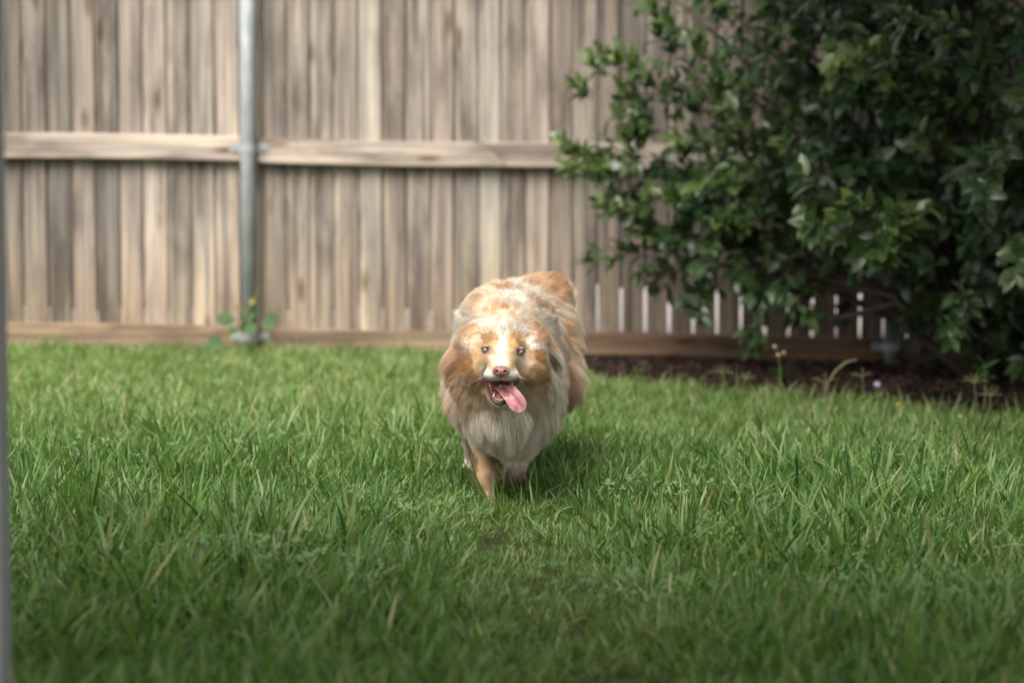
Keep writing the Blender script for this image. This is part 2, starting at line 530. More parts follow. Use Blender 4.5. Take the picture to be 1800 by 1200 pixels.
# ---- glossy shrub at the right
shrub_base = np.array([1.75, 8.55, gz(1.75, 8.55)])
shrub = empty('evergreen_shrub', shrub_base)
tag(shrub, 'big dark evergreen shrub with glossy oval leaves growing against the fence on the right', 'shrub')
BL = [  # centre, radii, shoots
    ((.68, 8.70, .78), (.34, .26, .38), 90), ((.66, 8.72, 1.22), (.14, .2, .28), 12), ((1.12, 8.55, 1.32), (.42, .36, .5), 130),
    ((1.28, 8.25, .93), (.50, .48, .56), 260), ((1.60, 8.1, .52), (.40, .4, .26), 60), ((2.0, 8.15, .42), (.6, .45, .36), 230), ((2.7, 8.0, .45), (.5, .5, .4), 120), ((1.75, 8.9, .8), (.9, .2, .8), 220), ((1.25, 8.75, 1.2), (.5, .3, .55), 120), ((1.85, 7.95, .95), (.60, .62, .78), 380), ((1.55, 8.2, 1.75), (.95, .6, .55), 230),
    ((.78, 8.66, .50), (.30, .24, .26), 75), ((2.6, 7.9, 1.0), (.7, .7, 1.0), 200), ((.44, 8.72, .60), (.14, .15, .22), 9), ((2.0, 8.6, .6), (.9, .4, .5), 120)]
shoots = []   # (pos, dir, length, nleaves, young)
for (c, r, n) in BL:
    c = np.array(c); r = np.array(r)
    for i in range(n):
        d = RNG.normal(size=3); d /= np.linalg.norm(d)
        if d[1] > .45 and random.random() < .7: d[1] *= -1
        rr = RNG.uniform(.55, 1.05) if random.random() < .8 else RNG.uniform(.15, .6)
        p = c + r * d * rr
        if p[1] > 9.12: continue
        out = d * np.array([1, 1, .7]) + RNG.normal(size=3) * .35 + np.array([0, -.1, .25])
        shoots.append((p, out / np.linalg.norm(out), RNG.uniform(.07, .15), RNG.integers(6, 10), RNG.random() * .5 if RNG.random() < (.85 if p[0] < .95 else .25) else 0))  # lighter tint given more often at the left, painting its lit side
# sprigs that stick out of the mass
def sprig(p0, p1, k=5, young_or_lit=.5, sag=0.0):
    p0 = np.array(p0); p1 = np.array(p1)
    for i in range(k):
        u = (i + 1) / k
        p = p0 + (p1 - p0) * u + np.array([0, 0, -sag * u * u]) + RNG.normal(size=3) * .015
        d = (p1 - p0) / np.linalg.norm(p1 - p0) + RNG.normal(size=3) * .45
        shoots.append((p - d * .05, d / np.linalg.norm(d), .10, 8, young_or_lit * RNG.uniform(.5, 1)))
sp = [(W(1150, 250, 8.8), W(1055, 100, 8.65), 5, .8), (W(1130, 150, 8.7), W(1090, 95, 8.6), 3, .7), (W(1130, 290, 8.75), W(985, 262, 8.6), 5, .75), (W(1110, 330, 8.7), W(1010, 290, 8.55), 4, .6),
      (W(1150, 200, 8.7), W(1025, 165, 8.65), 4, .7), (W(1180, 440, 8.7), W(1055, 455, 8.6), 5, .25), (W(1200, 120, 8.7), W(1145, -10, 8.6), 5, .6), (W(1150, 380, 8.6), W(1070, 365, 8.5), 3, .5),
      (W(1340, 500, 8.1), W(1325, 585, 7.95), 4, .1), (W(1240, 470, 8.4), W(1225, 545, 8.3), 4, .1), (W(1690, 500, 7.3), W(1685, 580, 7.2), 5, .15), (W(1390, 480, 8.1), W(1400, 560, 8.0), 3, .1),
      (W(1600, 120, 7.6), W(1470, 85, 7.4), 6, .6), (W(1600, 400, 7.3), W(1470, 345, 7.2), 6, .45), (W(1560, 390, 7.2), W(1610, 370, 7.05), 5, .5), (W(1550, 440, 7.3), W(1440, 400, 7.1), 5, .35),
      (W(1700, 80, 7.3), W(1560, 10, 7.2), 6, .5), (W(1760, 260, 7.1), W(1720, 330, 6.95), 5, .1), (W(1560, 470, 7.3), W(1560, 410, 7.1), 4, .4), (W(1780, 400, 7.1), W(1790, 470, 7.0), 4, .2)]
for a, b, k, y in sp: sprig(a, b, k, y)
lv0, lf0 = leaf_geo(1, .50, .22, .35)
leaves = []   # (matrix 3x3 * scale, pos, young)
tw = MB()
for (p, d, L, n, yg) in shoots:
    d = np.array(d); e = p + d * L
    tw.tube([tuple(p + d * .01 - shrub_base), tuple((p + e) / 2 - shrub_base + RNG.normal(size=3) * .004), tuple(e - shrub_base)], [.003, .0022, .0012], 4, cap=False)
    a0 = RNG.uniform(0, 6.28)
    ax = np.cross(d, [0.3, .2, 1]); ax /= np.linalg.norm(ax); bx = np.cross(d, ax)
    for i in range(n):
        u = (i + .5) / n
        an = a0 + i * 2.4
        side = ax * math.cos(an) + bx * math.sin(an)
        pos = p + d * L * (u * .75 + .25)
        ld = side * (1.0 - .55 * u) + d * (.45 + .6 * u) + np.array([0, 0, -.12]) + RNG.normal(size=3) * .12
        ld /= np.linalg.norm(ld)
        nrm = d * .8 + np.array([-.05, -.15, .75]) + RNG.normal(size=3) * .25
        nrm = nrm - ld * nrm.dot(ld); nrm /= np.linalg.norm(nrm)
        s = RNG.uniform(.044, .086) * (0.8 + .3 * (1 - u))
        leaves.append((np.stack([ld, np.cross(nrm, ld), nrm], 1) * s, pos, yg * (.4 + .8 * u), s, nrm))
# pick the 300 leaves that show largest
P = np.array([l[1] for l in leaves]); N = np.array([l[4] for l in leaves]); S = np.array([l[3] for l in leaves])
cpos = np.array([0, 0, CAM_H])
vd = P - cpos; dist = np.linalg.norm(vd, axis=1); vd /= dist[:, None]
sx_ = (P[:, 0] / P[:, 1]) * FPX + 900; sy_ = 600 - FPX * ((P[:, 2] - CAM_H) / P[:, 1] + PITCH)
score = (S / dist) ** 2 * np.abs((N * vd).sum(1))
inside = (sx_ > 5) & (sx_ < 1795) & (sy_ > 5)
order = np.argsort(dist)
cells = {}; front = np.zeros(len(P), bool)
for i in order:
    if not inside[i]: continue
    c = (int(sx_[i] // 26), int(sy_[i] // 26))
    if cells.get(c, 0) < 1: front[i] = True
    cells[c] = cells.get(c, 0) + 1
cand = np.where(front)[0]
cand = cand[np.argsort(-score[cand])][:300]
sel = set(cand.tolist())
vs = []; fs = []; rnd = []; yng = []
leaf_meshes = {}
for i, (Mx, pos, yg, s, nn_) in enumerate(leaves):
    if i in sel:
        yq = round(min(1, yg) * 5) / 5
        key = (yq, i % 3)
        if key not in leaf_meshes:
            lv, lf = leaf_geo(1, (.46, .52, .58)[i % 3], (.15, .25, .3)[i % 3], (.25, .4, .5)[i % 3])
            me = bpy.data.meshes.new('leaf'); me.from_pydata([tuple(q) for q in lv], [], lf); me.materials.append(M_LEAF)
            me.polygons.foreach_set('use_smooth', [True] * len(me.polygons))
            a = me.attributes.new('rnd', 'FLOAT', 'POINT'); a = me.attributes.new('young_or_lit', 'FLOAT', 'POINT')
            a.data.foreach_set('value', [yq] * len(me.vertices)); me.update()
            leaf_meshes[key] = me
        o = mesh_obj('leaf', None, None, data=leaf_meshes[key], parent=shrub)
        m4 = Matrix([list(Mx[0]) + [pos[0] - shrub_base[0]], list(Mx[1]) + [pos[1] - shrub_base[1]], list(Mx[2]) + [pos[2] - shrub_base[2]], [0, 0, 0, 1]])
        o.matrix_basis = m4
    else:
        n = len(vs)
        q = lv0 @ Mx.T + pos - shrub_base
        vs += q.tolist(); fs += [tuple(n + t for t in f) for f in lf0]
        rr = random.random()
        rnd += [rr] * len(lv0); yng += [min(1, yg)] * len(lv0)
fo = mesh_obj('foliage', vs, fs, M_LEAF, shrub, smooth=True)
a = fo.data.attributes.new('rnd', 'FLOAT', 'POINT'); a.data.foreach_set('value', rnd)
a = fo.data.attributes.new('young_or_lit', 'FLOAT', 'POINT'); a.data.foreach_set('value', yng)
fo['kind'] = 'stuff'
# limbs from the base to each blob
br_ = MB()
for (c, r, n) in BL:
    for k in range(5):
        t = np.array(c) + RNG.normal(size=3) * np.array(r) * .45
        b0 = shrub_base + np.array([RNG.uniform(-.12, .12), RNG.uniform(-.1, .1), 0])
        m1 = b0 + (t - b0) * .4 + np.array([0, 0, .12]) + RNG.normal(size=3) * .04
        m2 = b0 + (t - b0) * .75 + np.array([0, 0, .06]) + RNG.normal(size=3) * .04
        br_.tube([tuple(q - shrub_base) for q in (b0, m1, m2, t)], [.022, .014, .009, .004], 6)
br_.build('branches', M_BARK, shrub, smooth=True)
tw.build('twigs', plain('green_brown_twig', (.045, .045, .022), .8), shrub)['kind'] = 'stuff'

# unseen tree added above the frame to darken the shrub and right side
tree = empty('added_shade_tree', (3.6, 6.6, gz(3.6, 6.6)))
tag(tree, 'unseen leafy tree added to shade the evergreen shrub and lawn at the right', 'tree')
tb = MB()
tb.tube([(0, 0, -.1), (.03, 0, 1.2), (-.05, .05, 2.6), (-.3, .1, 3.6)], [.17, .13, .11, .07], 12)
tb.build('trunk', M_BARK, tree, smooth=True)
tb = MB()
for k in range(7):
    a = k * .9
    tb.tube([(-.05, .05, 2.0 + .1 * k), (math.cos(a) * .8 - .9, math.sin(a) * .6, 2.5 + .1 * k), (math.cos(a) * 1.5 - 1.8, math.sin(a) * 1.4, 2.8 + .12 * k)], [.06, .04, .015], 6)
tb.build('limbs', M_BARK, tree, smooth=True)
nl = 30000
c = RNG.normal(size=(nl, 3)); c /= np.linalg.norm(c, axis=1)[:, None]
c *= RNG.uniform(.3, 1, (nl, 1)) * np.array([2.0, 2.5, .85]) ; c += np.array([-1.85, -.4, 3.0])
keep = fbm(c, .9, 5) > .36
c = c[keep]
q = leaf_geo(1, .5, .2, .3, n=3)[0]; qf = leaf_geo(1, .5, .2, .3, n=3)[1]
vs = []; fs = []
for p in c:
    s = random.uniform(.09, .16)
    m3 = np.array(Euler((random.uniform(-.7, .7), random.uniform(-.7, .7), random.uniform(0, 6.3))).to_matrix()) * s
    n = len(vs); vs += (q @ m3.T + p).tolist(); fs += [tuple(n + t for t in f) for f in qf]
mesh_obj('crown', vs, fs, M_LEAF, tree)['kind'] = 'stuff'

# ------------------------------------------------------------------ vine at the foot of the metal post
M_VLEAF = leaf_mat('vine_leaf', (.020, .060, .018), (.045, .105, .03), (.08, .14, .06), rough=.6, spec=.2)
M_VLEAF_Y = leaf_mat('yellowing_vine_leaf', (.17, .17, .03), (.28, .24, .05), (.2, .2, .06), rough=.6, spec=.2)
M_STEM = plain('vine_stem', (.14, .12, .05), .7)
vb = W(438, 628, 9.08)
vine = empty('vine', vb)
tag(vine, 'small vine with heart shaped leaves climbing the foot of the metal post', 'plant')
def L3(px, py, Y): return tuple(W(px, py, Y) - vb)
mb = MB()
mb.tube([(0, 0, -.02), L3(446, 600, 9.09), L3(428, 560, 9.06), L3(444, 530, 9.09), L3(458, 505, 9.1)], .0028, 5)
mb.tube([L3(430, 566, 9.06), L3(410, 560, 9.05), L3(388, 568, 9.03)], .0018, 5)
mb.tube([L3(440, 600, 9.08), L3(400, 612, 9.04), L3(372, 606, 9.03)], .0018, 5)
mb.build('stem', M_STEM, vine)
def heart(L):
    pts = [(0, 0)] 
    out = []
    for i in range(14):
        t = math.pi * 2 * i / 14
        r = .42 * (1 + .22 * abs(math.cos(1.5 * t)) + (.35 if i == 7 else 0) - (.45 if i == 0 else 0))
        out.append((.40 - math.cos(t) * r, math.sin(t) * r * 1.05))
    vs = [(.35, 0, -.06)] + [(x, y, abs(y) * .12 - .1 * max(0, x) ** 2) for x, y in out]
    return np.array(vs) * L, [(0, 1 + i, 1 + (i + 1) % 14) for i in range(14)]
for (px_, py_, s, yel, rot) in [(390, 562, .068, 0, .3), (432, 556, .055, 0, 1.2), (440, 572, .05, 0, -.4), (474, 558, .062, 0, .1), (446, 528, .026, 1, 2.4), 
                                (424, 542, .028, 1, 1.7), (374, 600, .062, 0, .5), (366, 610, .05, 0, 2.2), (412, 582, .032, 0, .9), (405, 588, .026, 1, 2.5), (428, 580, .04, 0, 2.8), (450, 545, .035, 0, 2)]:
    hv, hf = heart(s)
    lo = mesh_obj('leaf', hv, hf, M_VLEAF_Y if yel else M_VLEAF, vine, smooth=True, loc=L3(px_ - 8, py_, 9.05 + random.uniform(-.04, .03)))
    lo.rotation_euler = (R(random.uniform(35, 75)), random.uniform(-.5, .5), random.uniform(-.6, .6) + (rot - 1.2) * .3)
    if yel: lo['label'] = 'yellowing small leaf'

# ------------------------------------------------------------------ grass
gm = Mat('grass_blade', .45, .26)
ah = gm.n('ShaderNodeAttribute'); ah.attribute_name = 'h'
ab = gm.n('ShaderNodeAttribute'); ab.attribute_name = 'rb'
at = gm.n('ShaderNodeAttribute'); at.attribute_type = 'INSTANCER'; at.attribute_name = 'tint'
ad = gm.n('ShaderNodeAttribute'); ad.attribute_type = 'INSTANCER'; ad.attribute_name = 'dry'
rb = gm.math('FRACT', gm.math('ADD', ab.outputs['Fac'], gm.math('MULTIPLY', at.outputs['Fac'], 7.3)))
lush = gm.ramp(rb, [(0, (.020, .066, .014)), (.34, (.062, .150, .026)), (.62, (.115, .215, .055)), (.86, (.135, .225, .100)), (.96, (.21, .25, .11)), (1, (.36, .32, .19))])
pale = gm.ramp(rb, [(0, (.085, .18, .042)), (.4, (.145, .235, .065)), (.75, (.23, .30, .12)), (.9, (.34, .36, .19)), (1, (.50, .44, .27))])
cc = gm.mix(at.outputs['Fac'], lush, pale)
drytip = gm.math('MULTIPLY', gm.math('GREATER_THAN', gm.math('MULTIPLY', ah.outputs['Fac'], gm.math('ADD', rb, ad.outputs['Fac'])), 1.06), .8)
cc = gm.mix(drytip, cc, (.42, .27, .15))
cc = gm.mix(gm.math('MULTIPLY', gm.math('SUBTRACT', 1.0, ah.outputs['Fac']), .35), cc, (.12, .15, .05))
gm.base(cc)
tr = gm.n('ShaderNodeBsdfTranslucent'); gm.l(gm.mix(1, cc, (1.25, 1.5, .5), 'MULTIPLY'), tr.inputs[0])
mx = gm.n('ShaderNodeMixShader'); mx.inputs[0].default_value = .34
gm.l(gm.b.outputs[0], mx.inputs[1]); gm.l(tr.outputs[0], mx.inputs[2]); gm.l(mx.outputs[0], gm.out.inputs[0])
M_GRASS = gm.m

def tuft_mesh(name, nb, hmin, hmax, spread, wid, bend, seed, lean=0.0):
    r = random.Random(seed)
    vs = []; fs = []; hh = []; rbv = []
    for b in range(nb):
        a = r.uniform(0, 6.283); rad = spread * math.sqrt(r.random())
        bx, by = rad * math.cos(a), rad * math.sin(a)
        L = r.uniform(hmin, hmax); w = wid * r.uniform(.6, 1.3)
        az = a + r.uniform(-1.2, 1.2); 
        tilt = r.uniform(0, .75); cur = r.uniform(.3, 1.4) * bend * (2.0 if r.random() < .15 else 1)
        face = az + math.pi / 2 + r.uniform(-.5, .5)
        p = Vector((bx, by, 0)); ns = 5
        n0 = len(vs); val = r.random()
        for i in range(ns + 1):
            u = i / ns
            th = tilt + cur * u
            ww = w * (1 - u ** 2.2) * (0.75 + .5 * min(1, u * 3)) / 2
            wx, wy = math.cos(face) * ww, math.sin(face) * ww
            if i < ns:
                vs += [(p.x - wx, p.y - wy, p.z), (p.x + wx, p.y + wy, p.z + ww * .35)]; hh += [u, u]; rbv += [val, val]
            else:
                vs.append(tuple(p)); hh.append(1); rbv.append(val)
            st = L / ns
            p = p + Vector((math.cos(az) * math.sin(th) + lean * u, math.sin(az) * math.sin(th), math.cos(th))) * st
        for i in range(ns - 1):
            a_ = n0 + i * 2
            fs.append((a_, a_ + 1, a_ + 3, a_ + 2))
        a_ = n0 + (ns - 1) * 2
        fs.append((a_, a_ + 1, a_ + 2))
    me = bpy.data.meshes.new(name); me.from_pydata(vs, [], fs); me.materials.append(M_GRASS)
    me.polygons.foreach_set('use_smooth', [True] * len(me.polygons))
    x = me.attributes.new('h', 'FLOAT', 'POINT'); x.data.foreach_set('value', hh)
    x = me.attributes.new('rb', 'FLOAT', 'POINT'); x.data.foreach_set('value', rbv)
    me.update()
    return me
tufts = bpy.data.collections.new('grass_tufts')       # never linked to the scene
NV = 6
for i in range(NV):
    tufts.objects.link(bpy.data.objects.new('tuft_a%02d' % i, tuft_mesh('tuft', 26, .020, .050, .040, .0026, .9, 100 + i)))
for i in range(NV):
    tufts.objects.link(bpy.data.objects.new('tuft_b%02d' % i, tuft_mesh('tuft', 15, .045, .085, .030, .0046, .9, 200 + i, .05)))
for i in range(NV):
    tufts.objects.link(bpy.data.objects.new('tuft_c%02d' % i, tuft_mesh('tuft', 9, .080, .135, .024, .0056, 1.0, 300 + i, .12)))

def sample_grass(n):
    y = RNG.uniform(2.3, 9.35, n)
    hw = .62 + y * .235
    x = RNG.uniform(-1, 1, n) * hw
    k = RNG.random(n) < hw / hw.max()
    x, y = x[k], y[k]
    k = y < bed_edge(x) + .05 * np.sin(x * 9) + RNG.normal(size=len(x)) * .035
    return x[k], y[k]
def pathw(x, y):
    cx = np.interp(y, [2.3, 3.3, 4.2, 5.2, 6.5], [.12, .10, .03, -.03, .0])
    w = np.interp(y, [2.3, 4.0, 5.2, 6.2], [.13, .15, .2, .05])
    return np.exp(-((x - cx) / w) ** 2) * np.interp(y, [4.6, 5.0, 5.6], [.9, .62, 0])
pts = []; idx = []; rot = []; scl = []; tint = []; dry = []
for fam, n in ((0, 30000), (1, 26000), (2, 8500)):
    x, y = sample_grass(n)
    p3 = np.stack([x, y, x * 0], 1)
    big = fbm(p3, 1.6, 3); mid = fbm(p3, 4.5, 9)
    tallf = np.clip((big - .38) * 3.2, 0, 1)
    tallf = np.maximum(tallf * .75, np.exp(-((x + .55) / .45) ** 2 - ((y - 4.3) / .55) ** 2) * 1.0)
    tallf = np.maximum(tallf, np.exp(-((x - .75) / .5) ** 2 - ((y - 5.1) / .8) ** 2) * .95)
    pw = np.maximum(pathw(x, y), .8 * np.exp(-((x + .03) / .22) ** 2 - ((y - 4.92) / .22) ** 2))
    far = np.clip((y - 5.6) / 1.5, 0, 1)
    if fam == 0: keep = RNG.random(len(x)) < 1
    if fam == 1: keep = RNG.random(len(x)) < (1 - .95 * pw) * (.55 + .45 * mid)
    if fam == 2: keep = RNG.random(len(x)) < tallf * (1 - pw) * np.interp(y, [5.5, 7, 9], [1, .35, .12])
    x, y, pw, tallf, mid, big, far = [q[keep] for q in (x, y, pw, tallf, mid, big, far)]
    pts.append(np.stack([x, y, gz(x, y) + x * 0], 1))
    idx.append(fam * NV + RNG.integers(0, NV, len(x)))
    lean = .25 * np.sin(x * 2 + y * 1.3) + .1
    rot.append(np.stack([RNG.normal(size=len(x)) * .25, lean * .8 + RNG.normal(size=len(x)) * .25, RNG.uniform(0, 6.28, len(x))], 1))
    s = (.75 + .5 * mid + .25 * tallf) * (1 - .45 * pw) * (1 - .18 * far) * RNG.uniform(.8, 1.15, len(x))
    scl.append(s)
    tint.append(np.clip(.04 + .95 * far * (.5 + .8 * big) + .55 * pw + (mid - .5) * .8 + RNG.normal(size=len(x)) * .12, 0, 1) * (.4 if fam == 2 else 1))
    dr = .0 + .26 * pw + .22 * np.exp(-((x - .75) / .35) ** 2 - ((y - 4.15) / .45) ** 2) + RNG.normal(size=len(x)) * .03
    dry.append(np.clip(dr, 0, 1))
pts = np.concatenate(pts); idx = np.concatenate(idx); rot = np.concatenate(rot); scl = np.concatenate(scl); tint = np.concatenate(tint); dry = np.concatenate(dry)
me = bpy.data.meshes.new('grass'); me.vertices.add(len(pts)); me.vertices.foreach_set('co', pts.astype(np.float32).ravel())
for nm, ty, arr in (('idx', 'INT', idx), ('scl', 'FLOAT', scl), ('tint', 'FLOAT', tint), ('dry', 'FLOAT', dry)):
    a = me.attributes.new(nm, ty, 'POINT'); a.data.foreach_set('value', arr.astype(np.int32 if ty == 'INT' else np.float32))
a = me.attributes.new('rot', 'FLOAT_VECTOR', 'POINT'); a.data.foreach_set('vector', rot.astype(np.float32).ravel())
me.materials.append(M_GRASS)
grass = bpy.data.objects.new('grass', me); COL.objects.link(grass)
tag(grass, 'lush green uncut lawn grass covering the whole yard', 'grass', kind='stuff')
ng = bpy.data.node_groups.new('scatter_grass', 'GeometryNodeTree')
ng.interface.new_socket('Geometry', in_out='INPUT', socket_type='NodeSocketGeometry')
ng.interface.new_socket('Geometry', in_out='OUTPUT', socket_type='NodeSocketGeometry')
gi = ng.nodes.new('NodeGroupInput'); go = ng.nodes.new('NodeGroupOutput')
ip = ng.nodes.new('GeometryNodeInstanceOnPoints'); ci = ng.nodes.new('GeometryNodeCollectionInfo')
ci.inputs['Collection'].default_value = tufts; ci.inputs['Separate Children'].default_value = True; ci.inputs['Reset Children'].default_value = True
def named(nm, ty):
    q = ng.nodes.new('GeometryNodeInputNamedAttribute'); q.data_type = ty; q.inputs['Name'].default_value = nm
    return q.outputs['Attribute']
ng.links.new(gi.outputs[0], ip.inputs['Points']); ng.links.new(ci.outputs[0], ip.inputs['Instance'])
ip.inputs['Pick Instance'].default_value = True
ng.links.new(named('idx', 'INT'), ip.inputs['Instance Index'])
er = ng.nodes.new('FunctionNodeEulerToRotation'); ng.links.new(named('rot', 'FLOAT_VECTOR'), er.inputs[0]); ng.links.new(er.outputs[0], ip.inputs['Rotation'])
ng.links.new(named('scl', 'FLOAT'), ip.inputs['Scale'])
ng.links.new(ip.outputs[0], go.inputs[0])
md = grass.modifiers.new('scatter', 'NODES'); md.node_group = ng

# clover and other broad leaved plants between the blades
vs = []; fs = []
hv_ = [(0, 0), (.35, -.32), (.8, -.42), (1, -.12), (.92, 0), (1, .12), (.8, .42), (.35, .32)]
def clover(x, y, z, s, tilt):
    a0 = random.uniform(0, 6.28)
    T = Matrix.Translation((x, y, z)) @ Euler((random.uniform(-tilt, tilt), random.uniform(-tilt, tilt), a0)).to_matrix().to_4x4()
    for k in range(3):
        Rk = Matrix.Rotation(k * 2.0944, 4, 'Z') @ Matrix.Rotation(-.25, 4, 'Y')
        n = len(vs); vs.extend([tuple(T @ Rk @ Vector((a * s, b * s, abs(b) * s * .2))) for a, b in hv_]); fs.append(tuple(range(n, n + 8)))
for (cx, cy, rr_, n_) in ((-.46, 4.02, .10, 90), (-.30, 3.95, .10, 50), (-.2, 4.6, .12, 90), (.35, 4.9, .15, 80), (.9, 5.6, .2, 80), (-.9, 5.6, .25, 110), (.15, 3.7, .12, 90), (-.85, 7.0, .4, 120), (.6, 3.75, .15, 60)):
    for k in range(n_ // 2 if n_ > 100 else n_ * 2 // 3):
        a = random.uniform(0, 6.28); q = rr_ * math.sqrt(random.random()) * random.uniform(.7, 1.25)
        x, y = cx + math.cos(a) * q * 1.4, cy + math.sin(a) * q
        clover(x, y, gz(x, y) + random.uniform(.05, .095), random.uniform(.007, .012), .55)
M_CLOVER = leaf_mat('clover_leaf', (.11, .20, .08), (.19, .29, .15), (.2, .3, .17), rough=.6, spec=.25)
tag(mesh_obj('clover', vs, fs, M_CLOVER), 'patches of small round clover leaves growing between the grass blades', 'clover', kind='stuff')

# ------------------------------------------------------------------ dog
DO = W(855, 892, 5.10); DO[2] = gz(DO[0], 5.1)
class SDF:
    """implicit surface on a grid whose cells are smaller around the head"""
    def __init__(s, xs, ys, zs):
        s.xs, s.ys, s.zs = xs, ys, zs
        s.F = np.full((len(xs), len(ys), len(zs)), 1.0, np.float32)
    def sub(s, lo, hi):
        r = []
        for a, l, h in ((s.xs, lo[0], hi[0]), (s.ys, lo[1], hi[1]), (s.zs, lo[2], hi[2])):
            i0 = max(0, np.searchsorted(a, l) - 1); i1 = min(len(a), np.searchsorted(a, h) + 1)
            r.append(slice(i0, max(i0, i1)))
        X, Y, Z = np.meshgrid(s.xs[r[0]], s.ys[r[1]], s.zs[r[2]], indexing='ij')
        return tuple(r), X, Y, Z
    def blend(s, r, d, k, cut=False):
        a = s.F[r]
        if cut:
            d = -d; h = np.maximum(k - np.abs(a - d), 0) / k; s.F[r] = np.maximum(a, d) + h * h * k / 4
        else:
            h = np.maximum(k - np.abs(a - d), 0) / k; s.F[r] = np.minimum(a, d) - h * h * k / 4
    def ell(s, c, rad, k=.03, rot=None, cut=False):
        c = np.array(c); rad = np.array(rad); m = rad.max() + .08
        r, X, Y, Z = s.sub(c - m, c + m)
        q = np.stack([X - c[0], Y - c[1], Z - c[2]], -1)
        if rot is not None: q = q @ np.array(Euler(rot).to_matrix())
        k0 = np.linalg.norm(q / rad, axis=-1); k1 = np.linalg.norm(q / rad ** 2, axis=-1) + 1e-9
        s.blend(r, np.where(k0 < 1e-4, -rad.min(), k0 * (k0 - 1) / k1), k, cut)
    def cap(s, a, b, ra, rb, k=.03, cut=False):
        a = np.array(a); b = np.array(b); m = max(ra, rb) + .08
        r, X, Y, Z = s.sub(np.minimum(a, b) - m, np.maximum(a, b) + m)
        q = np.stack([X - a[0], Y - a[1], Z - a[2]], -1); ab = b - a
        t = np.clip(q @ ab / ab.dot(ab), 0, 1)
        s.blend(r, np.linalg.norm(q - t[..., None] * ab, axis=-1) - (ra + (rb - ra) * t), k, cut)
    def mesh(s):
        F = s.F; ax = (s.xs, s.ys, s.zs)
        neg = F < 0
        cnt = sum(neg[i:F.shape[0] - 1 + i, j:F.shape[1] - 1 + j, k:F.shape[2] - 1 + k].astype(np.int8) for i in (0, 1) for j in (0, 1) for k in (0, 1))
        act = (cnt > 0) & (cnt < 8)
        I = np.argwhere(act); vid = np.full(act.shape, -1, np.int64); vid[act] = np.arange(len(I))
        acc = np.zeros((len(I), 3)); n = np.zeros(len(I))
        for axis in range(3):
            o1, o2 = [q for q in range(3) if q != axis]
            for a in (0, 1):
                for b in (0, 1):
                    p0 = I.copy(); p0[:, o1] += a; p0[:, o2] += b
                    p1 = p0.copy(); p1[:, axis] += 1
                    f0 = F[tuple(p0.T)]; f1 = F[tuple(p1.T)]
                    m = (f0 < 0) != (f1 < 0)
                    t = f0[m] / (f0[m] - f1[m])
                    for q in range(3):
                        c0 = ax[q][p0[m, q]]; c1 = ax[q][p1[m, q]]
                        acc[m, q] += c0 + (c1 - c0) * t
                    n[m] += 1
        V = acc / n[:, None]
        faces = []
        for axis in range(3):
            sl0 = [slice(None)] * 3; sl1 = [slice(None)] * 3
            sl0[axis] = slice(0, -1); sl1[axis] = slice(1, None)
            ch = neg[tuple(sl0)] != neg[tuple(sl1)]
            E = np.argwhere(ch)
            o1, o2 = [(1, 2), (2, 0), (0, 1)][axis]
            ok = (E[:, o1] > 0) & (E[:, o2] > 0)
            E = E[ok]; up = neg[tuple(E.T)]
            def g(a, b):
                e = E.copy(); e[:, o1] -= a; e[:, o2] -= b
                return vid[tuple(e.T)]
            q = np.stack([g(1, 1), g(0, 1), g(0, 0), g(1, 0)], 1)
            q[~up] = q[~up][:, ::-1]
            faces.append(q[(q >= 0).all(1)])
        return V, np.concatenate(faces)
def graded(parts):
    out = []
    for a, b, s in parts: out.append(np.arange(a, b, s))
    return np.concatenate(out)
D = SDF(graded([(-.20, -.10, .006), (-.10, .085, .0026), (.085, .22, .006)]),
        graded([(4.74, 4.97, .0026), (4.97, 5.2, .005), (5.2, 5.95, .008)]),
        graded([(-.03, .22, .006), (.22, .45, .0026), (.45, .56, .006)]))
# torso, chest, neck
D.ell(W(892, 655, 5.17), (.097, .15, .122), .05)
D.ell(W(893, 722, 5.10), (.082, .11, .085), .05)
D.ell(W(890, 690, 5.02), (.075, .07, .085), .05)
D.cap(W(896, 640, 5.22), W(920, 600, 5.52), .104, .094, .06)
D.ell(W(918, 588, 5.60), (.098, .15, .106), .05)
D.ell(W(940, 549, 5.66), (.074, .10, .076), .05)
D.cap(W(886, 590, 4.99), W(893, 575, 5.20), .066, .092, .05)
D.ell(W(866, 567, 5.18), (.050, .10, .052), .05)
D.ell(W(862, 562, 5.42), (.052, .12, .056), .05)
D.ell(W(966, 520, 5.68), (.034, .045, .032), .05)               # bob tail
# legs
D.cap(W(836, 690, 5.16), W(846, 770, 5.22), .050, .029, .05)
D.cap(W(846, 770, 5.21), W(855, 838, 5.12), .028, .0175, .03)
D.cap(W(855, 838, 5.12), W(857, 880, 5.115), .0172, .0165, .02)
D.ell(W(857, 889, 5.09), (.023, .034, .016), .02)
D.cap(W(928, 700, 5.16), W(918, 775, 5.26), .052, .034, .05)
D.cap(W(922, 775, 5.26), W(903, 832, 5.24), .030, .019, .03)
D.cap(W(903, 832, 5.24), W(906, 836, 5.32), .018, .018, .02)
D.ell(W(906, 840, 5.35), (.023, .034, .018), .02)
D.cap(W(958, 600, 5.56), W(974, 665, 5.48), .070, .048, .05)
D.cap(W(978, 668, 5.48), W(948, 722, 5.74), .046, .022, .03)
D.cap(W(948, 722, 5.74), W(918, 796, 5.66), .020, .018, .02)
D.ell(W(914, 806, 5.63), (.023, .036, .018), .02)
D.cap(W(852, 620, 5.56), W(832, 675, 5.48), .072, .05, .05)
D.cap(W(832, 675, 5.48), W(835, 740, 5.72), .044, .022, .03)
D.cap(W(840, 740, 5.72), W(832, 812, 5.52), .020, .018, .02)
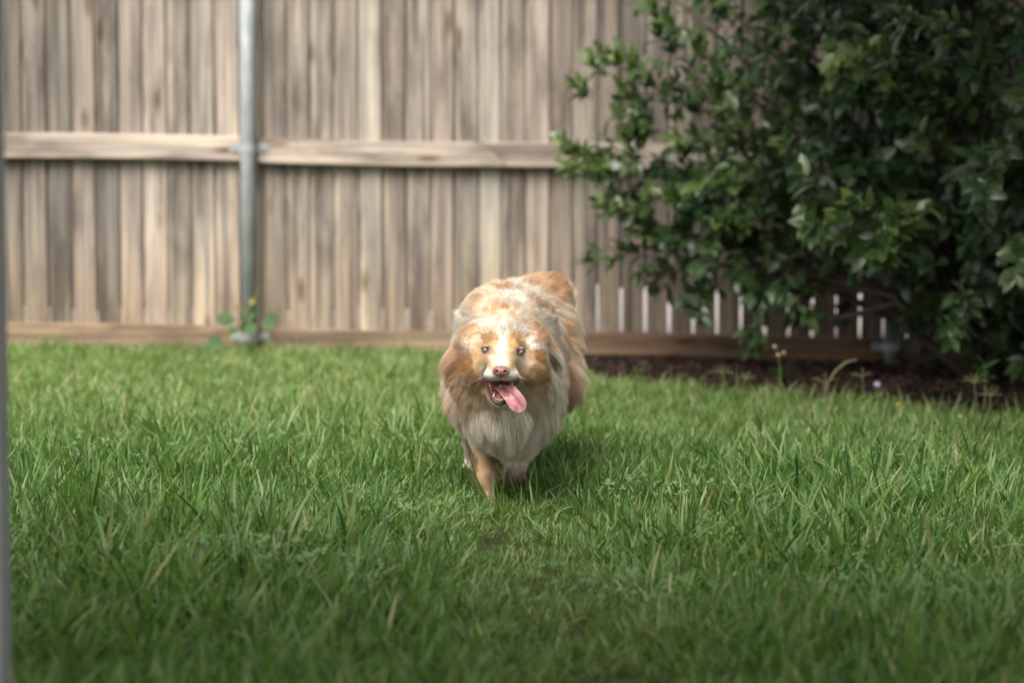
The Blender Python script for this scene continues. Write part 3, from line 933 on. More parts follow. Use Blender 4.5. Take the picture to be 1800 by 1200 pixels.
D.ell(W(830, 818, 5.50), (.018, .028, .014), .02)
# head
D.ell(W(884, 602, 4.925), (.062, .062, .052), .03)
D.ell(W(884, 590, 4.90), (.045, .040, .035), .03)
D.ell(W(846, 638, 4.912), (.036, .045, .042), .035)
D.ell(W(838, 600, 4.93), (.03, .04, .03), .03); D.ell(W(930, 600, 4.93), (.03, .04, .03), .03)
D.ell(W(925, 641, 4.912), (.036, .045, .042), .035)
D.cap(W(883, 622, 4.875), W(881, 645, 4.808), .039, .0240, .025)    # muzzle
D.ell(W(867, 658, 4.822), (.0190, .026, .0130), .012)
D.ell(W(896, 658, 4.822), (.0190, .026, .0130), .012)
D.ell(W(868, 604, 4.868), (.015, .018, .012), .015)                # brows
D.ell(W(902, 606, 4.868), (.015, .018, .012), .015)
D.cap(W(880, 680, 4.93), W(879, 701, 4.842), .034, .0165, .02)     # lower jaw
# ears folded back
D.ell(W(822, 603, 4.948), (.016, .026, .042), .008, rot=(.35, .55, .2))
for q_ in ((836, 668), (934, 671)): D.ell(W(*q_, 4.975), (.040, .045, .048), .05)
D.ell(W(884, 718, 4.975), (.052, .045, .05), .05)
D.ell(W(820, 625, 5.01), (.019, .034, .034), .035, rot=(.2, .4, .2))
D.ell(W(948, 603, 4.948), (.016, .026, .042), .008, rot=(.35, -.50, -.2))
D.ell(W(951, 622, 5.01), (.019, .034, .034), .035, rot=(.2, -.4, -.2))
# mouth cavity
D.ell(W(879, 684, 4.848), (.0185, .036, .0200), .006, cut=True)
D.ell(W(880, 671, 4.865), (.0345, .036, .0085), .006, cut=True)
D.ell(W(868, 678, 4.862), (.0170, .030, .0130), .006, cut=True)
# eye sockets
EYES = (W(856.5, 613, 4.858), W(912.5, 617, 4.858))
BV, BF = D.mesh()
head_tree = None
me = bpy.data.meshes.new('body')
me.from_pydata((BV - DO).tolist(), [], BF.tolist())
me.polygons.foreach_set('use_smooth', [True] * len(me.polygons)); me.update()
BVH = BVHTree.FromPolygons(BV.tolist(), BF.tolist())
def surf(px_, py_):
    o = Vector((0, 0, CAM_H)); d = (Vector(W(px_, py_, 5.0)) - o).normalized()
    h = BVH.ray_cast(o, d)
    return np.array(h[0]) if h[0] is not None else W(px_, py_, 5.1)

def mouth_mask(p):
    m = np.zeros(len(p), bool)
    for c, r in ((W(879, 684, 4.848), (.0200, .0375, .0215)), (W(880, 671, 4.865), (.0360, .0375, .0100)), (W(868, 678, 4.862), (.0185, .032, .0148))):
        m |= (((p - c) / np.array(r)) ** 2).sum(1) < 1
    return m

# ---- coat colours
K = dict(chest=(.95, .905, .825), fwhite=(.72, .685, .62), white=(.89, .845, .77), cream=(.90, .775, .64), tan=(.70, .46, .275), orange=(.68, .41, .175), brown=(.37, .215, .125), mauve=(.79, .665, .555), skin=(.30, .17, .14), dark=(.10, .05, .04), legtan=(.48, .30, .175))
K = {k: np.array(v) for k, v in K.items()}
PATCH = [  # px, py, rx, ry (photo px), colour, strength
    (800, 660, 40, 80, 'mauve', .75), (812, 735, 30, 40, 'mauve', .8), (832, 780, 24, 30, 'legtan', .8), (835, 760, 10, 22, 'brown', .45), (905, 560, 60, 30, 'cream', .5),
    (890, 770, 60, 50, 'cream', .85), (930, 740, 45, 55, 'chest', 1.0), (900, 750, 50, 45, 'chest', .9), (895, 790, 36, 24, 'chest', .75), (950, 690, 28, 60, 'chest', .9), (965, 640, 14, 50, 'chest', .8), (958, 750, 18, 30, 'cream', .8),
    (845, 690, 34, 34, 'tan', .55), (866, 728, 40, 22, 'chest', .85), (935, 690, 24, 28, 'tan', .55), (915, 735, 12, 20, 'chest', .9), (858, 765, 20, 20, 'cream', .8),
    # back
    (862, 535, 40, 20, 'cream', .7), (838, 520, 18, 20, 'cream', .8), (833, 536, 14, 12, 'tan', .55), (890, 512, 12, 16, 'tan', .95), (884, 548, 32, 7, 'tan', 1.0), (893, 520, 7, 10, 'brown', .4), (870, 551, 18, 5, 'tan', .6), (905, 530, 22, 24, 'chest', .95), (925, 512, 18, 10, 'chest', .6), (945, 492, 34, 9, 'tan', .55), (962, 487, 18, 8, 'tan', .7),
    (982, 505, 16, 20, 'tan', .95), (975, 495, 14, 12, 'tan', .8), (950, 520, 22, 7, 'tan', .65), (938, 535, 10, 18, 'tan', .5), (955, 540, 22, 8, 'tan', .6), (975, 555, 22, 8, 'cream', .8), (965, 568, 12, 7, 'tan', .6), (990, 585, 12, 16, 'tan', .8), (980, 600, 9, 12, 'brown', .45), (1000, 560, 8, 20, 'cream', .6),
    (978, 580, 10, 12, 'tan', .9), (968, 530, 20, 5, 'tan', .8), (960, 552, 22, 5, 'tan', .8), (985, 615, 12, 8, 'tan', .8), (948, 510, 22, 5, 'tan', .8), (1005, 620, 12, 20, 'cream', .7), (992, 630, 10, 10, 'tan', .5), (994, 672, 19, 34, 'legtan', .95), (988, 690, 12, 18, 'brown', .6), (1012, 640, 10, 25, 'cream', .7),
    # head
    (884, 575, 52, 24, 'cream', .9), (850, 568, 20, 8, 'white', .9), (912, 572, 22, 9, 'fwhite', .7), (832, 592, 18, 24, 'tan', .85), (826, 570, 16, 12, 'cream', .6), (853, 594, 10, 7, 'brown', .75), (838, 580, 12, 8, 'tan', .5), (866, 598, 13, 10, 'orange', .95), (905, 602, 14, 12, 'orange', .95),
    (845, 618, 22, 16, 'tan', .9), (922, 622, 18, 12, 'tan', .8), (855, 615, 14, 8, 'brown', .85), (913, 619, 13, 7.5, 'brown', .75), (868, 620, 5, 4, 'brown', .6), (899, 622, 5, 4, 'brown', .6), (845, 606, 12, 6, 'brown', .5), (925, 598, 8, 7, 'tan', .8), (918, 590, 8, 4, 'brown', .5), (907, 586, 6, 4, 'tan', .6), (934, 606, 10, 12, 'chest', .95), (926, 578, 14, 6, 'white', .8), (897, 580, 5, 3, 'brown', .5),
    (940, 575, 14, 10, 'tan', .7), (922, 566, 8, 7, 'tan', .6), (930, 560, 10, 7, 'cream', .6), (950, 590, 14, 9, 'tan', .75), (953, 608, 16, 12, 'chest', .7), (965, 628, 8, 12, 'brown', .9), (948, 600, 16, 3, 'tan', .8), (940, 618, 12, 3.5, 'brown', .7), (958, 600, 5, 12, 'tan', .7), (822, 628, 4, 20, 'brown', .6), (806, 640, 5, 24, 'tan', .7),  # thin brown strips also paint the shaded creases beside the ears
    (815, 600, 18, 12, 'cream', .7), (808, 618, 14, 24, 'tan', .55), (820, 612, 14, 4, 'brown', .4), (803, 600, 8, 20, 'cream', .7),
    (834, 645, 26, 30, 'orange', .9), (828, 625, 14, 8, 'brown', .35), (850, 632, 14, 12, 'tan', .8), (846, 665, 16, 18, 'tan', .85), (842, 640, 7, 8, 'brown', .3), (938, 650, 26, 30, 'orange', .85), (925, 632, 12, 10, 'cream', .7), (942, 625, 14, 8, 'orange', .8), (925, 662, 10, 12, 'tan', .7), (932, 670, 14, 6, 'brown', .35),
    (864, 640, 10, 12, 'orange', .55), (902, 638, 9, 14, 'orange', .6), (883, 590, 6, 24, 'fwhite', 1.0), (883, 618, 6.5, 18, 'fwhite', 1.0), (882, 634, 11, 7, 'fwhite', 1.0), (882, 572, 11, 10, 'fwhite', 1), (870, 622, 7, 12, 'orange', .5), (896, 624, 7, 12, 'orange', .5),
    (865, 661, 13, 9, 'fwhite', .6), (898, 661, 13, 9, 'fwhite', .65), (852, 650, 9, 10, 'cream', .8), (911, 650, 9, 10, 'cream', .8), (858, 638, 8, 8, 'orange', .6), (906, 638, 8, 8, 'orange', .6), (862, 706, 14, 10, 'cream', .8), (880, 714, 20, 8, 'cream', .9),
    (860, 850, 40, 60, 'legtan', .95), (847, 800, 30, 30, 'legtan', .8), (846, 800, 12, 22, 'brown', .5), (908, 835, 26, 26, 'brown', .75), (826, 815, 10, 16, 'mauve', .95),
]
PC = np.array([surf(p[0], p[1]) for p in PATCH])
SPK = [(871, 572), (876, 566), (893, 571), (868, 582), (878, 590), (874, 596), (888, 597), (889, 585), (895, 578), (879, 612), (866, 588), (900, 592), (891, 591), (881, 602)]
SPC = np.array([surf(*p) for p in SPK])
def coat(p, nrm):
    n = len(p)
    a = fbm(p * np.array([1, .35, .8]), 20, 31, 3); b = fbm(p * np.array([1, .3, .6]), 48, 77, 3); c2 = fbm(p, 14, 5, 2)
    t = np.clip((a - .50) * 6 + .62, 0, 1)[:, None]
    col = K['cream'] * (1 - t) + K['white'] * t * .95
    t2 = np.clip((b - .58) * 7, 0, 1)[:, None] * np.clip((c2 - .3) * 3, 0, 1)[:, None]
    col = col * (1 - t2 * .8) + K['tan'] * t2 * .8
    jit = (RNG.random((n, 3)) - .5) * .25
    for (px_, py_, rx, ry, k, st), c in zip(PATCH, PC):
        s = c[1] / FPX
        q = (p - c) / np.array([rx * s, max(rx, ry) * s * 2.2 + .02, ry * s])
        d = np.sqrt((q ** 2).sum(1))
        near = d < 1.8
        if not near.any(): continue
        am = .45 if 560 < py_ < 672 and 825 < px_ < 945 else 1.0
        dd = d[near] + ((b[near] - .5) * 2.0 + (a[near] - .5) * 1.2) * am + jit[near, 0]
        w = (np.clip((1.15 - dd) / .35, 0, 1) * st)[:, None]
        col[near] = col[near] * (1 - w) + K[k] * w
    for c in SPC:
        d = np.linalg.norm((p - c) * np.array([1, .3, 1]), axis=1)
        w = (np.clip(1.3 - d / .0020, 0, 1) * .35)[:, None]
        col = col * (1 - w) + K['brown'] * w
    return col

# ---- skin of the body
vn = np.empty(len(BV) * 3, np.float32); me.vertices.foreach_get('normal', vn); vn = vn.reshape(-1, 3)
cl = coat(BV, vn) * (1 - .4 * np.exp(-(np.linalg.norm((BV - W(883, 625, 4.86)) / np.array([.07, .08, .07]), axis=1)) ** 2))[:, None]  # face skin dimmed to offset the brighter light on short fur
mm = mouth_mask(BV)
mc = np.where(((BV[:, 2] < W(880, 690, 4.85)[2]))[:, None], np.array([.42, .13, .13]), np.array([.13, .035, .035]))
cl[mm] = mc[mm]
for e in EYES:
    d = np.linalg.norm((BV - e) * np.array([1, .6, 1.3]), axis=1)
    w = np.clip((.0135 - d) / .004, 0, 1)[:, None]
    cl = cl * (1 - w) + K['dark'] * w
ca = me.color_attributes.new('coat', 'FLOAT_COLOR', 'POINT')
ca.data.foreach_set('color', np.concatenate([cl, np.ones((len(cl), 1))], 1).astype(np.float32).ravel())
sm = Mat('dog_skin', .6, .3); a_ = sm.n('ShaderNodeAttribute'); a_.attribute_name = 'coat'
v = sm.coord(); nn1 = sm.noise(v, 300, 2)
sm.base(sm.mix(.25, a_.outputs['Color'], sm.mix(1, a_.outputs['Color'], sm.ramp(nn1, [(.3, (.6, .6, .6)), (.7, (1, 1, 1))]), 'MULTIPLY')))
me.materials.append(sm.m)
dog = empty('dog', DO)
tag(dog, 'fluffy red merle shepherd dog running towards the camera with its tongue hanging out', 'dog')
body = bpy.data.objects.new('body', me); body.parent = dog; COL.objects.link(body)

# ---- fur
FLOW = [  # px, py, Y, direction (right, away, up), length, lift
    (882, 636, 4.84, (0, .6, .7), .008, .14), (884, 612, 4.87, (0, .6, .8), .012, .16), (884, 590, 4.88, (.05, .7, .8), .018, .22), (870, 572, 4.90, (-.4, .8, .7), .022, .25), (900, 572, 4.90, (.4, .8, .7), .022, .25),
    (866, 600, 4.87, (-.4, .6, .4), .013, .3), (903, 603, 4.87, (.4, .6, .4), .013, .3), (850, 598, 4.89, (-.8, .5, .3), .014, .2), (920, 600, 4.89, (.8, .5, .3), .014, .2),
    (856, 626, 4.87, (-.8, .5, -.3), .012, .2), (911, 628, 4.87, (.8, .5, -.3), .012, .2), (860, 645, 4.84, (-.8, .6, .05), .006, .12), (903, 645, 4.84, (.8, .6, .05), .006, .12),
    (865, 660, 4.81, (-.7, .6, -.3), .008, .2), (898, 660, 4.81, (.7, .6, -.3), .008, .2), (881, 664, 4.80, (0, .3, -.9), .004, .1),
    (840, 640, 4.91, (-.9, .4, -.3), .030, .4), (930, 643, 4.91, (.9, .4, -.3), .030, .4), (822, 650, 4.95, (-.8, .3, -.5), .042, .4), (945, 650, 4.95, (.8, .3, -.5), .042, .4),
    (842, 675, 4.93, (-.5, .3, -.8), .034, .3), (920, 678, 4.93, (.5, .3, -.8), .034, .3), (835, 705, 5.0, (-.35, .2, -.9), .055, .3), (930, 705, 5.0, (.35, .2, -.9), .055, .3),
    (878, 712, 4.86, (0, .4, -.8), .012, .15), (865, 700, 4.86, (-.3, .4, -.8), .012, .2), (892, 702, 4.86, (.3, .4, -.8), .012, .2), (880, 725, 4.93, (0, .1, -1), .05, .3),
    (885, 760, 5.0, (.05, .1, -1), .055, .28), (930, 750, 5.0, (.05, .15, -1), .06, .28), (905, 800, 5.08, (0, .5, -.8), .045, .2), (860, 790, 5.08, (.1, .4, -.9), .035, .18), (955, 760, 5.1, (.05, .4, -.9), .045, .22),
    (812, 700, 5.12, (-.3, .5, -.85), .05, .22), (800, 640, 5.12, (-.35, .6, -.65), .05, .25), (810, 750, 5.15, (-.1, .4, -.9), .055, .18), (815, 790, 5.22, (-.1, .3, -1), .05, .15),
    (828, 585, 4.95, (-.85, .4, -.3), .035, .25), (815, 612, 4.97, (-.7, .3, -.7), .055, .25), (942, 585, 4.95, (.7, .4, -.4), .035, .3), (955, 612, 4.97, (.5, .3, -.8), .055, .25), (925, 572, 4.93, (.5, .7, .5), .03, .4), (845, 575, 4.93, (-.7, .7, .3), .03, .3),
    (884, 560, 5.0, (0, .9, .5), .04, .35), (850, 545, 5.15, (-.35, .9, .15), .045, .3), (920, 545, 5.15, (.35, .9, .15), .045, .3), (885, 530, 5.2, (-.05, .95, .2), .045, .3), (840, 515, 5.42, (-.35, .9, .1), .05, .3),
    (900, 505, 5.45, (.05, .95, .1), .045, .28), (945, 490, 5.6, (.35, .9, .1), .045, .28), (972, 505, 5.70, (.6, .5, .35), .035, .3), (985, 512, 5.70, (.7, .3, .3), .04, .35), (970, 540, 5.5, (.5, .8, -.3), .045, .26),
    (995, 590, 5.5, (.3, .7, -.65), .045, .25), (1000, 640, 5.5, (.2, .6, -.75), .045, .25), (990, 690, 5.5, (.0, .5, -.9), .045, .25), (980, 720, 5.6, (-.1, .4, -.9), .03, .2), (950, 600, 5.3, (.3, .8, -.4), .045, .25), (820, 560, 5.35, (-.3, .85, -.3), .045, .25),
    (962, 690, 5.12, (.3, .5, -.8), .05, .25), (965, 630, 5.15, (.4, .7, -.5), .05, .25), (840, 680, 5.5, (-.2, .6, -.8), .04, .2),
    (845, 810, 5.17, (0, .2, -1), .024, .16), (853, 845, 5.12, (0, .15, -1), .017, .2), (855, 880, 5.10, (0, -.1, -1), .008, .12), (922, 790, 5.25, (0, .3, -1), .022, .15), (905, 835, 5.3, (0, .5, -.8), .012, .12), (845, 770, 5.15, (-.1, .3, -1), .026, .12),
    (945, 730, 5.72, (0, .4, -1), .018, .15), (918, 796, 5.66, (0, .3, -1), .012, .12), (835, 740, 5.7, (0, .4, -1), .018, .15), (820, 818, 5.48, (0, 0, -1), .012, .12),
]
FP = np.array([W(*f[:3]) for f in FLOW]); FD = np.array([f[3] for f in FLOW], float); FD /= np.linalg.norm(FD, axis=1)[:, None]
FL = np.array([f[4] * (1.25 if f[4] > .03 else 1.0) for f in FLOW]); FU = np.array([f[5] for f in FLOW])
tri = np.concatenate([BF[:, [0, 1, 2]], BF[:, [0, 2, 3]]])
A, B_, C_ = BV[tri[:, 0]], BV[tri[:, 1]], BV[tri[:, 2]]
area = np.linalg.norm(np.cross(B_ - A, C_ - A), axis=1) / 2
cen = (A + B_ + C_) / 3
headw = np.exp(-(np.linalg.norm((cen - W(883, 635, 4.86)) / np.array([.075, .09, .075]), axis=1)) ** 2)
wgt = area * (1 + 6 * headw)
def make_fur(name, N, rad, lenmul, clump, rough_, seed, mat, cn=34):
    rg = np.random.default_rng(seed)
    ti = rg.choice(len(tri), N, p=wgt / wgt.sum())
    u = rg.random(N); v_ = rg.random(N); f = u + v_ > 1; u[f] = 1 - u[f]; v_[f] = 1 - v_[f]
    p = A[ti] + (B_ - A)[ti] * u[:, None] + (C_ - A)[ti] * v_[:, None]
    nr = vn[tri[ti, 0]] * (1 - u - v_)[:, None] + vn[tri[ti, 1]] * u[:, None] + vn[tri[ti, 2]] * v_[:, None]
    nr /= np.linalg.norm(nr, axis=1)[:, None] + 1e-9
    ok = ~mouth_mask(p)
    for e, s in zip(EYES, (-1, 1)):
        q = (p - e) / np.array([.0105, .014, .0046]); ok &= (q ** 2).sum(1) > 1
    q = (p - W(880.5, 651, 4.784)) / np.array([.0165, .016, .0135]); ok &= (q ** 2).sum(1) > 1
    p, nr = p[ok], nr[ok]; n = len(p)
    d2 = np.zeros((n, len(FP)))
    for i in range(len(FP)): d2[:, i] = ((p - FP[i]) ** 2).sum(1)
    w = 1 / (d2 + 1e-5) ** 2.2; w /= w.sum(1)[:, None]
    fl = w @ FD; ln = w @ FL * lenmul; li = w @ FU
    cw = fbm(p, 22, seed + 3, 2) - .5; cw2 = fbm(p, 22, seed + 9, 2) - .5
    fl = fl + np.stack([cw, cw2 * .5, cw2], 1) * .6
    fl -= nr * (fl * nr).sum(1)[:, None]
    fl /= np.linalg.norm(fl, axis=1)[:, None] + 1e-6
    side = np.cross(nr, fl)
    ln = ln * rg.uniform(.65, 1.12, n) * (.8 + .5 * fbm(p, 45, seed, 2))
    li = li * rg.uniform(.5, 1.5, n) * (.4 + 1.2 * fbm(p, 55, seed + 21, 2))
    jit = rg.normal(size=n) * rough_
    fl = fl + side * jit[:, None]; fl /= np.linalg.norm(fl, axis=1)[:, None]
    S_ = 6
    P_ = np.zeros((n, S_, 3)); P_[:, 0] = p - nr * .002
    bendg = np.array([0, .0, -1.0])
    for i in range(1, S_):
        t = i / (S_ - 1)
        dirv = fl + nr * (li * (1.9 - 1.9 * t))[:, None] + bendg * (.18 * t) * (ln / .05)[:, None]
        dirv /= np.linalg.norm(dirv, axis=1)[:, None]
        P_[:, i] = P_[:, i - 1] + dirv * (ln / (S_ - 1))[:, None]
    # clumping: pull the outer half of every strand to the strand that leads its clump
    nc = max(1, n // cn)
    kd = KDTree(nc)
    lead = rg.choice(n, nc, replace=False)
    for j, i in enumerate(lead): kd.insert(p[i], j)
    kd.balance()
    own = lead[np.array([kd.find(q)[1] for q in p])]
    k = clump * rg.uniform(.4, 1.0, n) * (1 - .85 * np.exp(-(np.linalg.norm((p - W(883, 612, 4.865)) / np.array([.082, .085, .082]), axis=1)) ** 3))
    for i in range(1, S_):
        t = (i / (S_ - 1)) ** 1.3
        off = P_[own, i] - P_[own, 0] + p[own] * 0 
        tgt = P_[own, i]
        P_[:, i] = P_[:, i] * (1 - (k * t)[:, None]) + tgt * (k * t)[:, None]
    mixp = p * .5 + p[own] * .5
    face = np.exp(-(np.linalg.norm((p - W(883, 616, 4.865)) / np.array([.076, .085, .080]), axis=1)) ** 3)[:, None]
    mixp = p * face + mixp * (1 - face)
    cv = rg.uniform(.76, 1.14, n)[own][:, None]; fv = rg.uniform(.70, 1.12, (n, 1))
    col = coat(mixp, nr) * rg.uniform(.74, 1.14, (n, 1)) * (fv * face + cv * (1 - face)) * (1 - .34 * np.exp(-(np.linalg.norm((p - W(883, 632, 4.85)) / np.array([.055, .07, .052]), axis=1)) ** 3))[:, None]  # last factor dims face strands, standing in for self-shadow short fur lacks
    tone = rg.random(n)[:, None]
    col = np.where(tone > .93, col * .7, col)
    col = np.where(tone < .06, np.minimum(col * 1.35, .93), col)
    cu = bpy.data.hair_curves.new(name)
    cu.add_curves([S_] * n)
    cu.position_data.foreach_set('vector', (P_ - DO).astype(np.float32).ravel())
    tt = np.linspace(0, 1, S_)
    prof = (1 - .75 * tt ** 1.5)
    short = np.clip(ln / .03, .8, 1.0)
    rr = (rad * prof[None, :] * (short * rg.uniform(.7, 1.3, n))[:, None])
    ra = cu.attributes.get('radius') or cu.attributes.new('radius', 'FLOAT', 'POINT')
    ra.data.foreach_set('value', rr.astype(np.float32).ravel())
    ka = cu.attributes.new('coat', 'FLOAT_COLOR', 'CURVE')
    ka.data.foreach_set('color', np.concatenate([np.clip(col, 0, .95), np.ones((n, 1))], 1).astype(np.float32).ravel())
    cu.materials.append(mat)
    o = bpy.data.objects.new(name, cu); o.parent = dog; COL.objects.link(o)
    return o
fm = bpy.data.materials.new('dog_fur'); fm.use_nodes = True
nt = fm.node_tree; nt.nodes.clear()
fa = nt.nodes.new('ShaderNodeAttribute'); fa.attribute_name = 'coat'
fd = nt.nodes.new('ShaderNodeBsdfDiffuse'); nt.links.new(fa.outputs['Color'], fd.inputs[0])
ft = nt.nodes.new('ShaderNodeBsdfTranslucent'); nt.links.new(fa.outputs['Color'], ft.inputs[0])
fh = nt.nodes.new('ShaderNodeBsdfHair'); fh.component = 'Reflection'
fh.inputs['RoughnessU'].default_value = .35; fh.inputs['RoughnessV'].default_value = .8; fh.inputs['Color'].default_value = (.8, .78, .74, 1)
m1 = nt.nodes.new('ShaderNodeMixShader'); m1.inputs[0].default_value = .5
m2 = nt.nodes.new('ShaderNodeMixShader'); m2.inputs[0].default_value = .10
fo_ = nt.nodes.new('ShaderNodeOutputMaterial')
nt.links.new(fd.outputs[0], m1.inputs[1]); nt.links.new(ft.outputs[0], m1.inputs[2])
nt.links.new(m1.outputs[0], m2.inputs[1]); nt.links.new(fh.outputs[0], m2.inputs[2]); nt.links.new(m2.outputs[0], fo_.inputs[0])
make_fur('fur', 200000, .00027, 1.0, .80, .18, 11, fm, 42)

# ---- eyes
em = Mat('blue_dog_eye', .08, .6)
tc = em.n('ShaderNodeTexCoord'); sp_ = em.n('ShaderNodeSeparateXYZ'); em.l(tc.outputs['Object'], sp_.inputs[0])
rr_ = em.math('SQRT', em.math('ADD', em.math('POWER', sp_.outputs['X'], 2.0), em.math('POWER', sp_.outputs['Z'], 2.0)))
rr_ = em.math('DIVIDE', rr_, .0105)
em.base(em.ramp(rr_, [(0, (.004, .004, .005)), (.17, (.006, .006, .008)), (.23, (.24, .38, .52)), (.76, (.50, .62, .72)), (.84, (.05, .06, .09)), (.92, (.12, .08, .07)), (1, (.12, .07, .07))]))
def uv_sphere(mb, c, r, nu=24, nv=16, sc=(1, 1, 1)):
    vs = [(c[0] + math.sin(math.pi * j / nv) * math.cos(2 * math.pi * i / nu) * r * sc[0], c[1] + math.cos(math.pi * j / nv) * r * sc[1], c[2] + math.sin(math.pi * j / nv) * math.sin(2 * math.pi * i / nu) * r * sc[2]) for j in range(nv + 1) for i in range(nu)]
    fs = [(j * nu + i, j * nu + (i + 1) % nu, (j + 1) * nu + (i + 1) % nu, (j + 1) * nu + i) for j in range(nv) for i in range(nu)]
    mb.add(vs, fs)
M_LIDSKIN = plain('tan_lid_skin', (.36, .21, .12), .7, .2)
M_LID = plain('brown_eyelid', (.055, .028, .022), .7, .2)
for e, s in zip(EYES, (-1, 1)):
    f = surf(*( (856.5, 613) if s < 0 else (912.5, 617) ))
    c = np.array([e[0], f[1] + .0088, e[2]])
    mb = MB(); uv_sphere(mb, (0, 0, 0), .0106)
    eo = mb.build('eye', em.m, dog, smooth=True, loc=tuple(c - DO)); eo.rotation_euler = (R(-4), 0, 0)
    lid = MB(); ring = []
    for i in range(25):
        t = 2 * math.pi * i / 24
        x = .0100 * math.cos(t); z = (.0045 if math.sin(t) > 0 else .0038) * abs(math.sin(t)) ** 1.1 * (1 if math.sin(t) > 0 else -1) + s * x * .10
        y = -math.sqrt(max(0, .0112 ** 2 - x * x - z * z))
        ring.append((x, y, z))
    lid.tube(ring, [.0009 + .0006 * (1 if r_[2] > 0 else 0) for r_ in ring], 6, cap=False)
    lid.build('eyelid_rim', M_LID, dog, smooth=True, loc=tuple(c - DO))
    # skin of the lids, curved over the eyeball from the rim outwards
    sk = MB(); vs = []; fs = []; RS = .0114
    for w_ in (0, .15, .4, .7, 1.0):
        for (x, y, z) in ring:
            t = math.atan2(z * 2.2, x)
            x2, z2 = math.cos(t) * RS * .985, math.sin(t) * RS * .985
            xx, zz = x + (x2 - x) * w_, z + (z2 - z) * w_
            vs.append((xx, -math.sqrt(max(1e-9, RS * RS - xx * xx - zz * zz)), zz))
    for k_ in range(4):
        for i in range(24):
            a_ = k_ * 25 + i
            fs.append((a_, a_ + 1, a_ + 26, a_ + 25))
    sk.add(vs, fs)
    sk.build('eyelid', M_LIDSKIN, dog, smooth=True, loc=tuple(c - DO))

# ---- nose
NS = SDF(np.arange(-.024, .024, .0007), np.arange(-.016, .02, .0007), np.arange(-.018, .016, .0007))
NS.ell((0, .006, .0015), (.0160, .0120, .0090), .004)
NS.ell((0, .005, -.004), (.0100, .0105, .0095), .005)
NS.ell((-.0105, .006, -.001), (.0062, .0090, .0065), .003); NS.ell((.0105, .006, -.001), (.0062, .0090, .0065), .003)
NS.ell((-.0085, -.0045, -.0005), (.0036, .0080, .0026), .0015, rot=(0, .4, 0), cut=True); NS.ell((.0085, -.0045, -.0005), (.0036, .0080, .0026), .0015, rot=(0, -.4, 0), cut=True)
NS.ell((0, -.0075, -.008), (.0007, .005, .007), .001, cut=True)
nv_, nf_ = NS.mesh()
nm = Mat('liver_pink_nose', .38, .5); v = nm.coord(); vr = nm.n('ShaderNodeTexVoronoi'); vr.inputs['Scale'].default_value = 700; nm.l(v, vr.inputs['Vector'])
nn2 = nm.noise(v, 90, 3); nm.base(nm.ramp(nn2, [(.35, (.17, .065, .06)), (.65, (.36, .16, .15))])); nm.bump(vr.outputs['Distance'], .5, .0006)
no = mesh_obj('nose', nv_, nf_.tolist(), nm.m, dog, smooth=True, loc=tuple(np.array([*W(880.5, 652, 4.772)]) - DO))

# ---- mouth: lower lip, gum, teeth, tongue
ml = Mat('dark_lip', .3, .5); v = ml.coord(); n_ = ml.noise(v, 150, 2); M_LIP = ml.base(ml.ramp(n_, [(.35, (.045, .014, .014)), (.65, (.10, .032, .030))]))
M_GUM = plain('pink_gum', (.50, .17, .17), .3, .5)
def D3(px_, py_, Y): return tuple(W(px_, py_, Y) - DO)
mb = MB()
mb.tube([D3(850, 664, 4.880), D3(854, 674, 4.866), D3(860, 688, 4.845), D3(865, 700, 4.829), D3(871, 707, 4.821), D3(879, 709.5, 4.818), D3(887, 707, 4.821), D3(893, 699, 4.829), D3(898, 686, 4.845), D3(908, 672, 4.866), D3(915, 662, 4.880)],
        [.0022, .003, .0034, .0036, .0037, .0038, .0037, .0036, .0034, .003, .0022], 8)
mb.build('lower_lip', M_LIP, dog, smooth=True)
mb = MB()
mb.tube([D3(852, 663, 4.862), D3(856, 668, 4.845), D3(866, 671.5, 4.826), D3(874, 671, 4.814), D3(881, 667.5, 4.806), D3(888, 671, 4.814), D3(897, 671.5, 4.826), D3(908, 668, 4.845), D3(913, 662, 4.862)], [.0016] * 9, 6)
mb.build('upper_lip', M_LIP, dog, smooth=True)
mb = MB()
uv_sphere(mb, D3(879, 697, 4.850), .013, 16, 10, (.82, 1.9, .55))
mb.tube([D3(859, 680, 4.868), D3(865, 693, 4.842), D3(871, 701, 4.830), D3(879, 703, 4.827), D3(887, 701, 4.830), D3(892, 693, 4.842)], .0030, 8)
mb.build('gum', M_GUM, dog, smooth=True)
M_TOOTH = plain('ivory_tooth', (.80, .74, .60), .25, .5)
def tooth(px_, py_, Y, w, h, cone=False):
    m = MB()
    if cone: m.tube([(0, .001, -h * .4), (0, 0, h * .2), (w * .05, -.0005, h * .6), (w * .12, 0, h)], [w * .5, w * .45, w * .28, w * .04], 8)
    else: m.tube([(0, 0, -h * .5), (0, 0, h * .3), (0, 0, h * .5)], [w * .45, w * .5, w * .3], 7)
    m.build('tooth', M_TOOTH, dog, smooth=True, loc=D3(px_, py_, Y))
tooth(868, 697, 4.829, .0052, .0085, True); tooth(890, 698, 4.829, .0052, .0085, True)
for px_, py_ in ((872, 700.5), (874.8, 702), (877.7, 702.8), (880.7, 702.8), (883.6, 702), (886.4, 700.5)):
    tooth(px_, py_, 4.824, .0031, .0034)
for px_, py_, Y in ((864, 690, 4.84), (863, 684, 4.85), (862, 678, 4.86)):
    tooth(px_, py_, Y, .0026, .003)
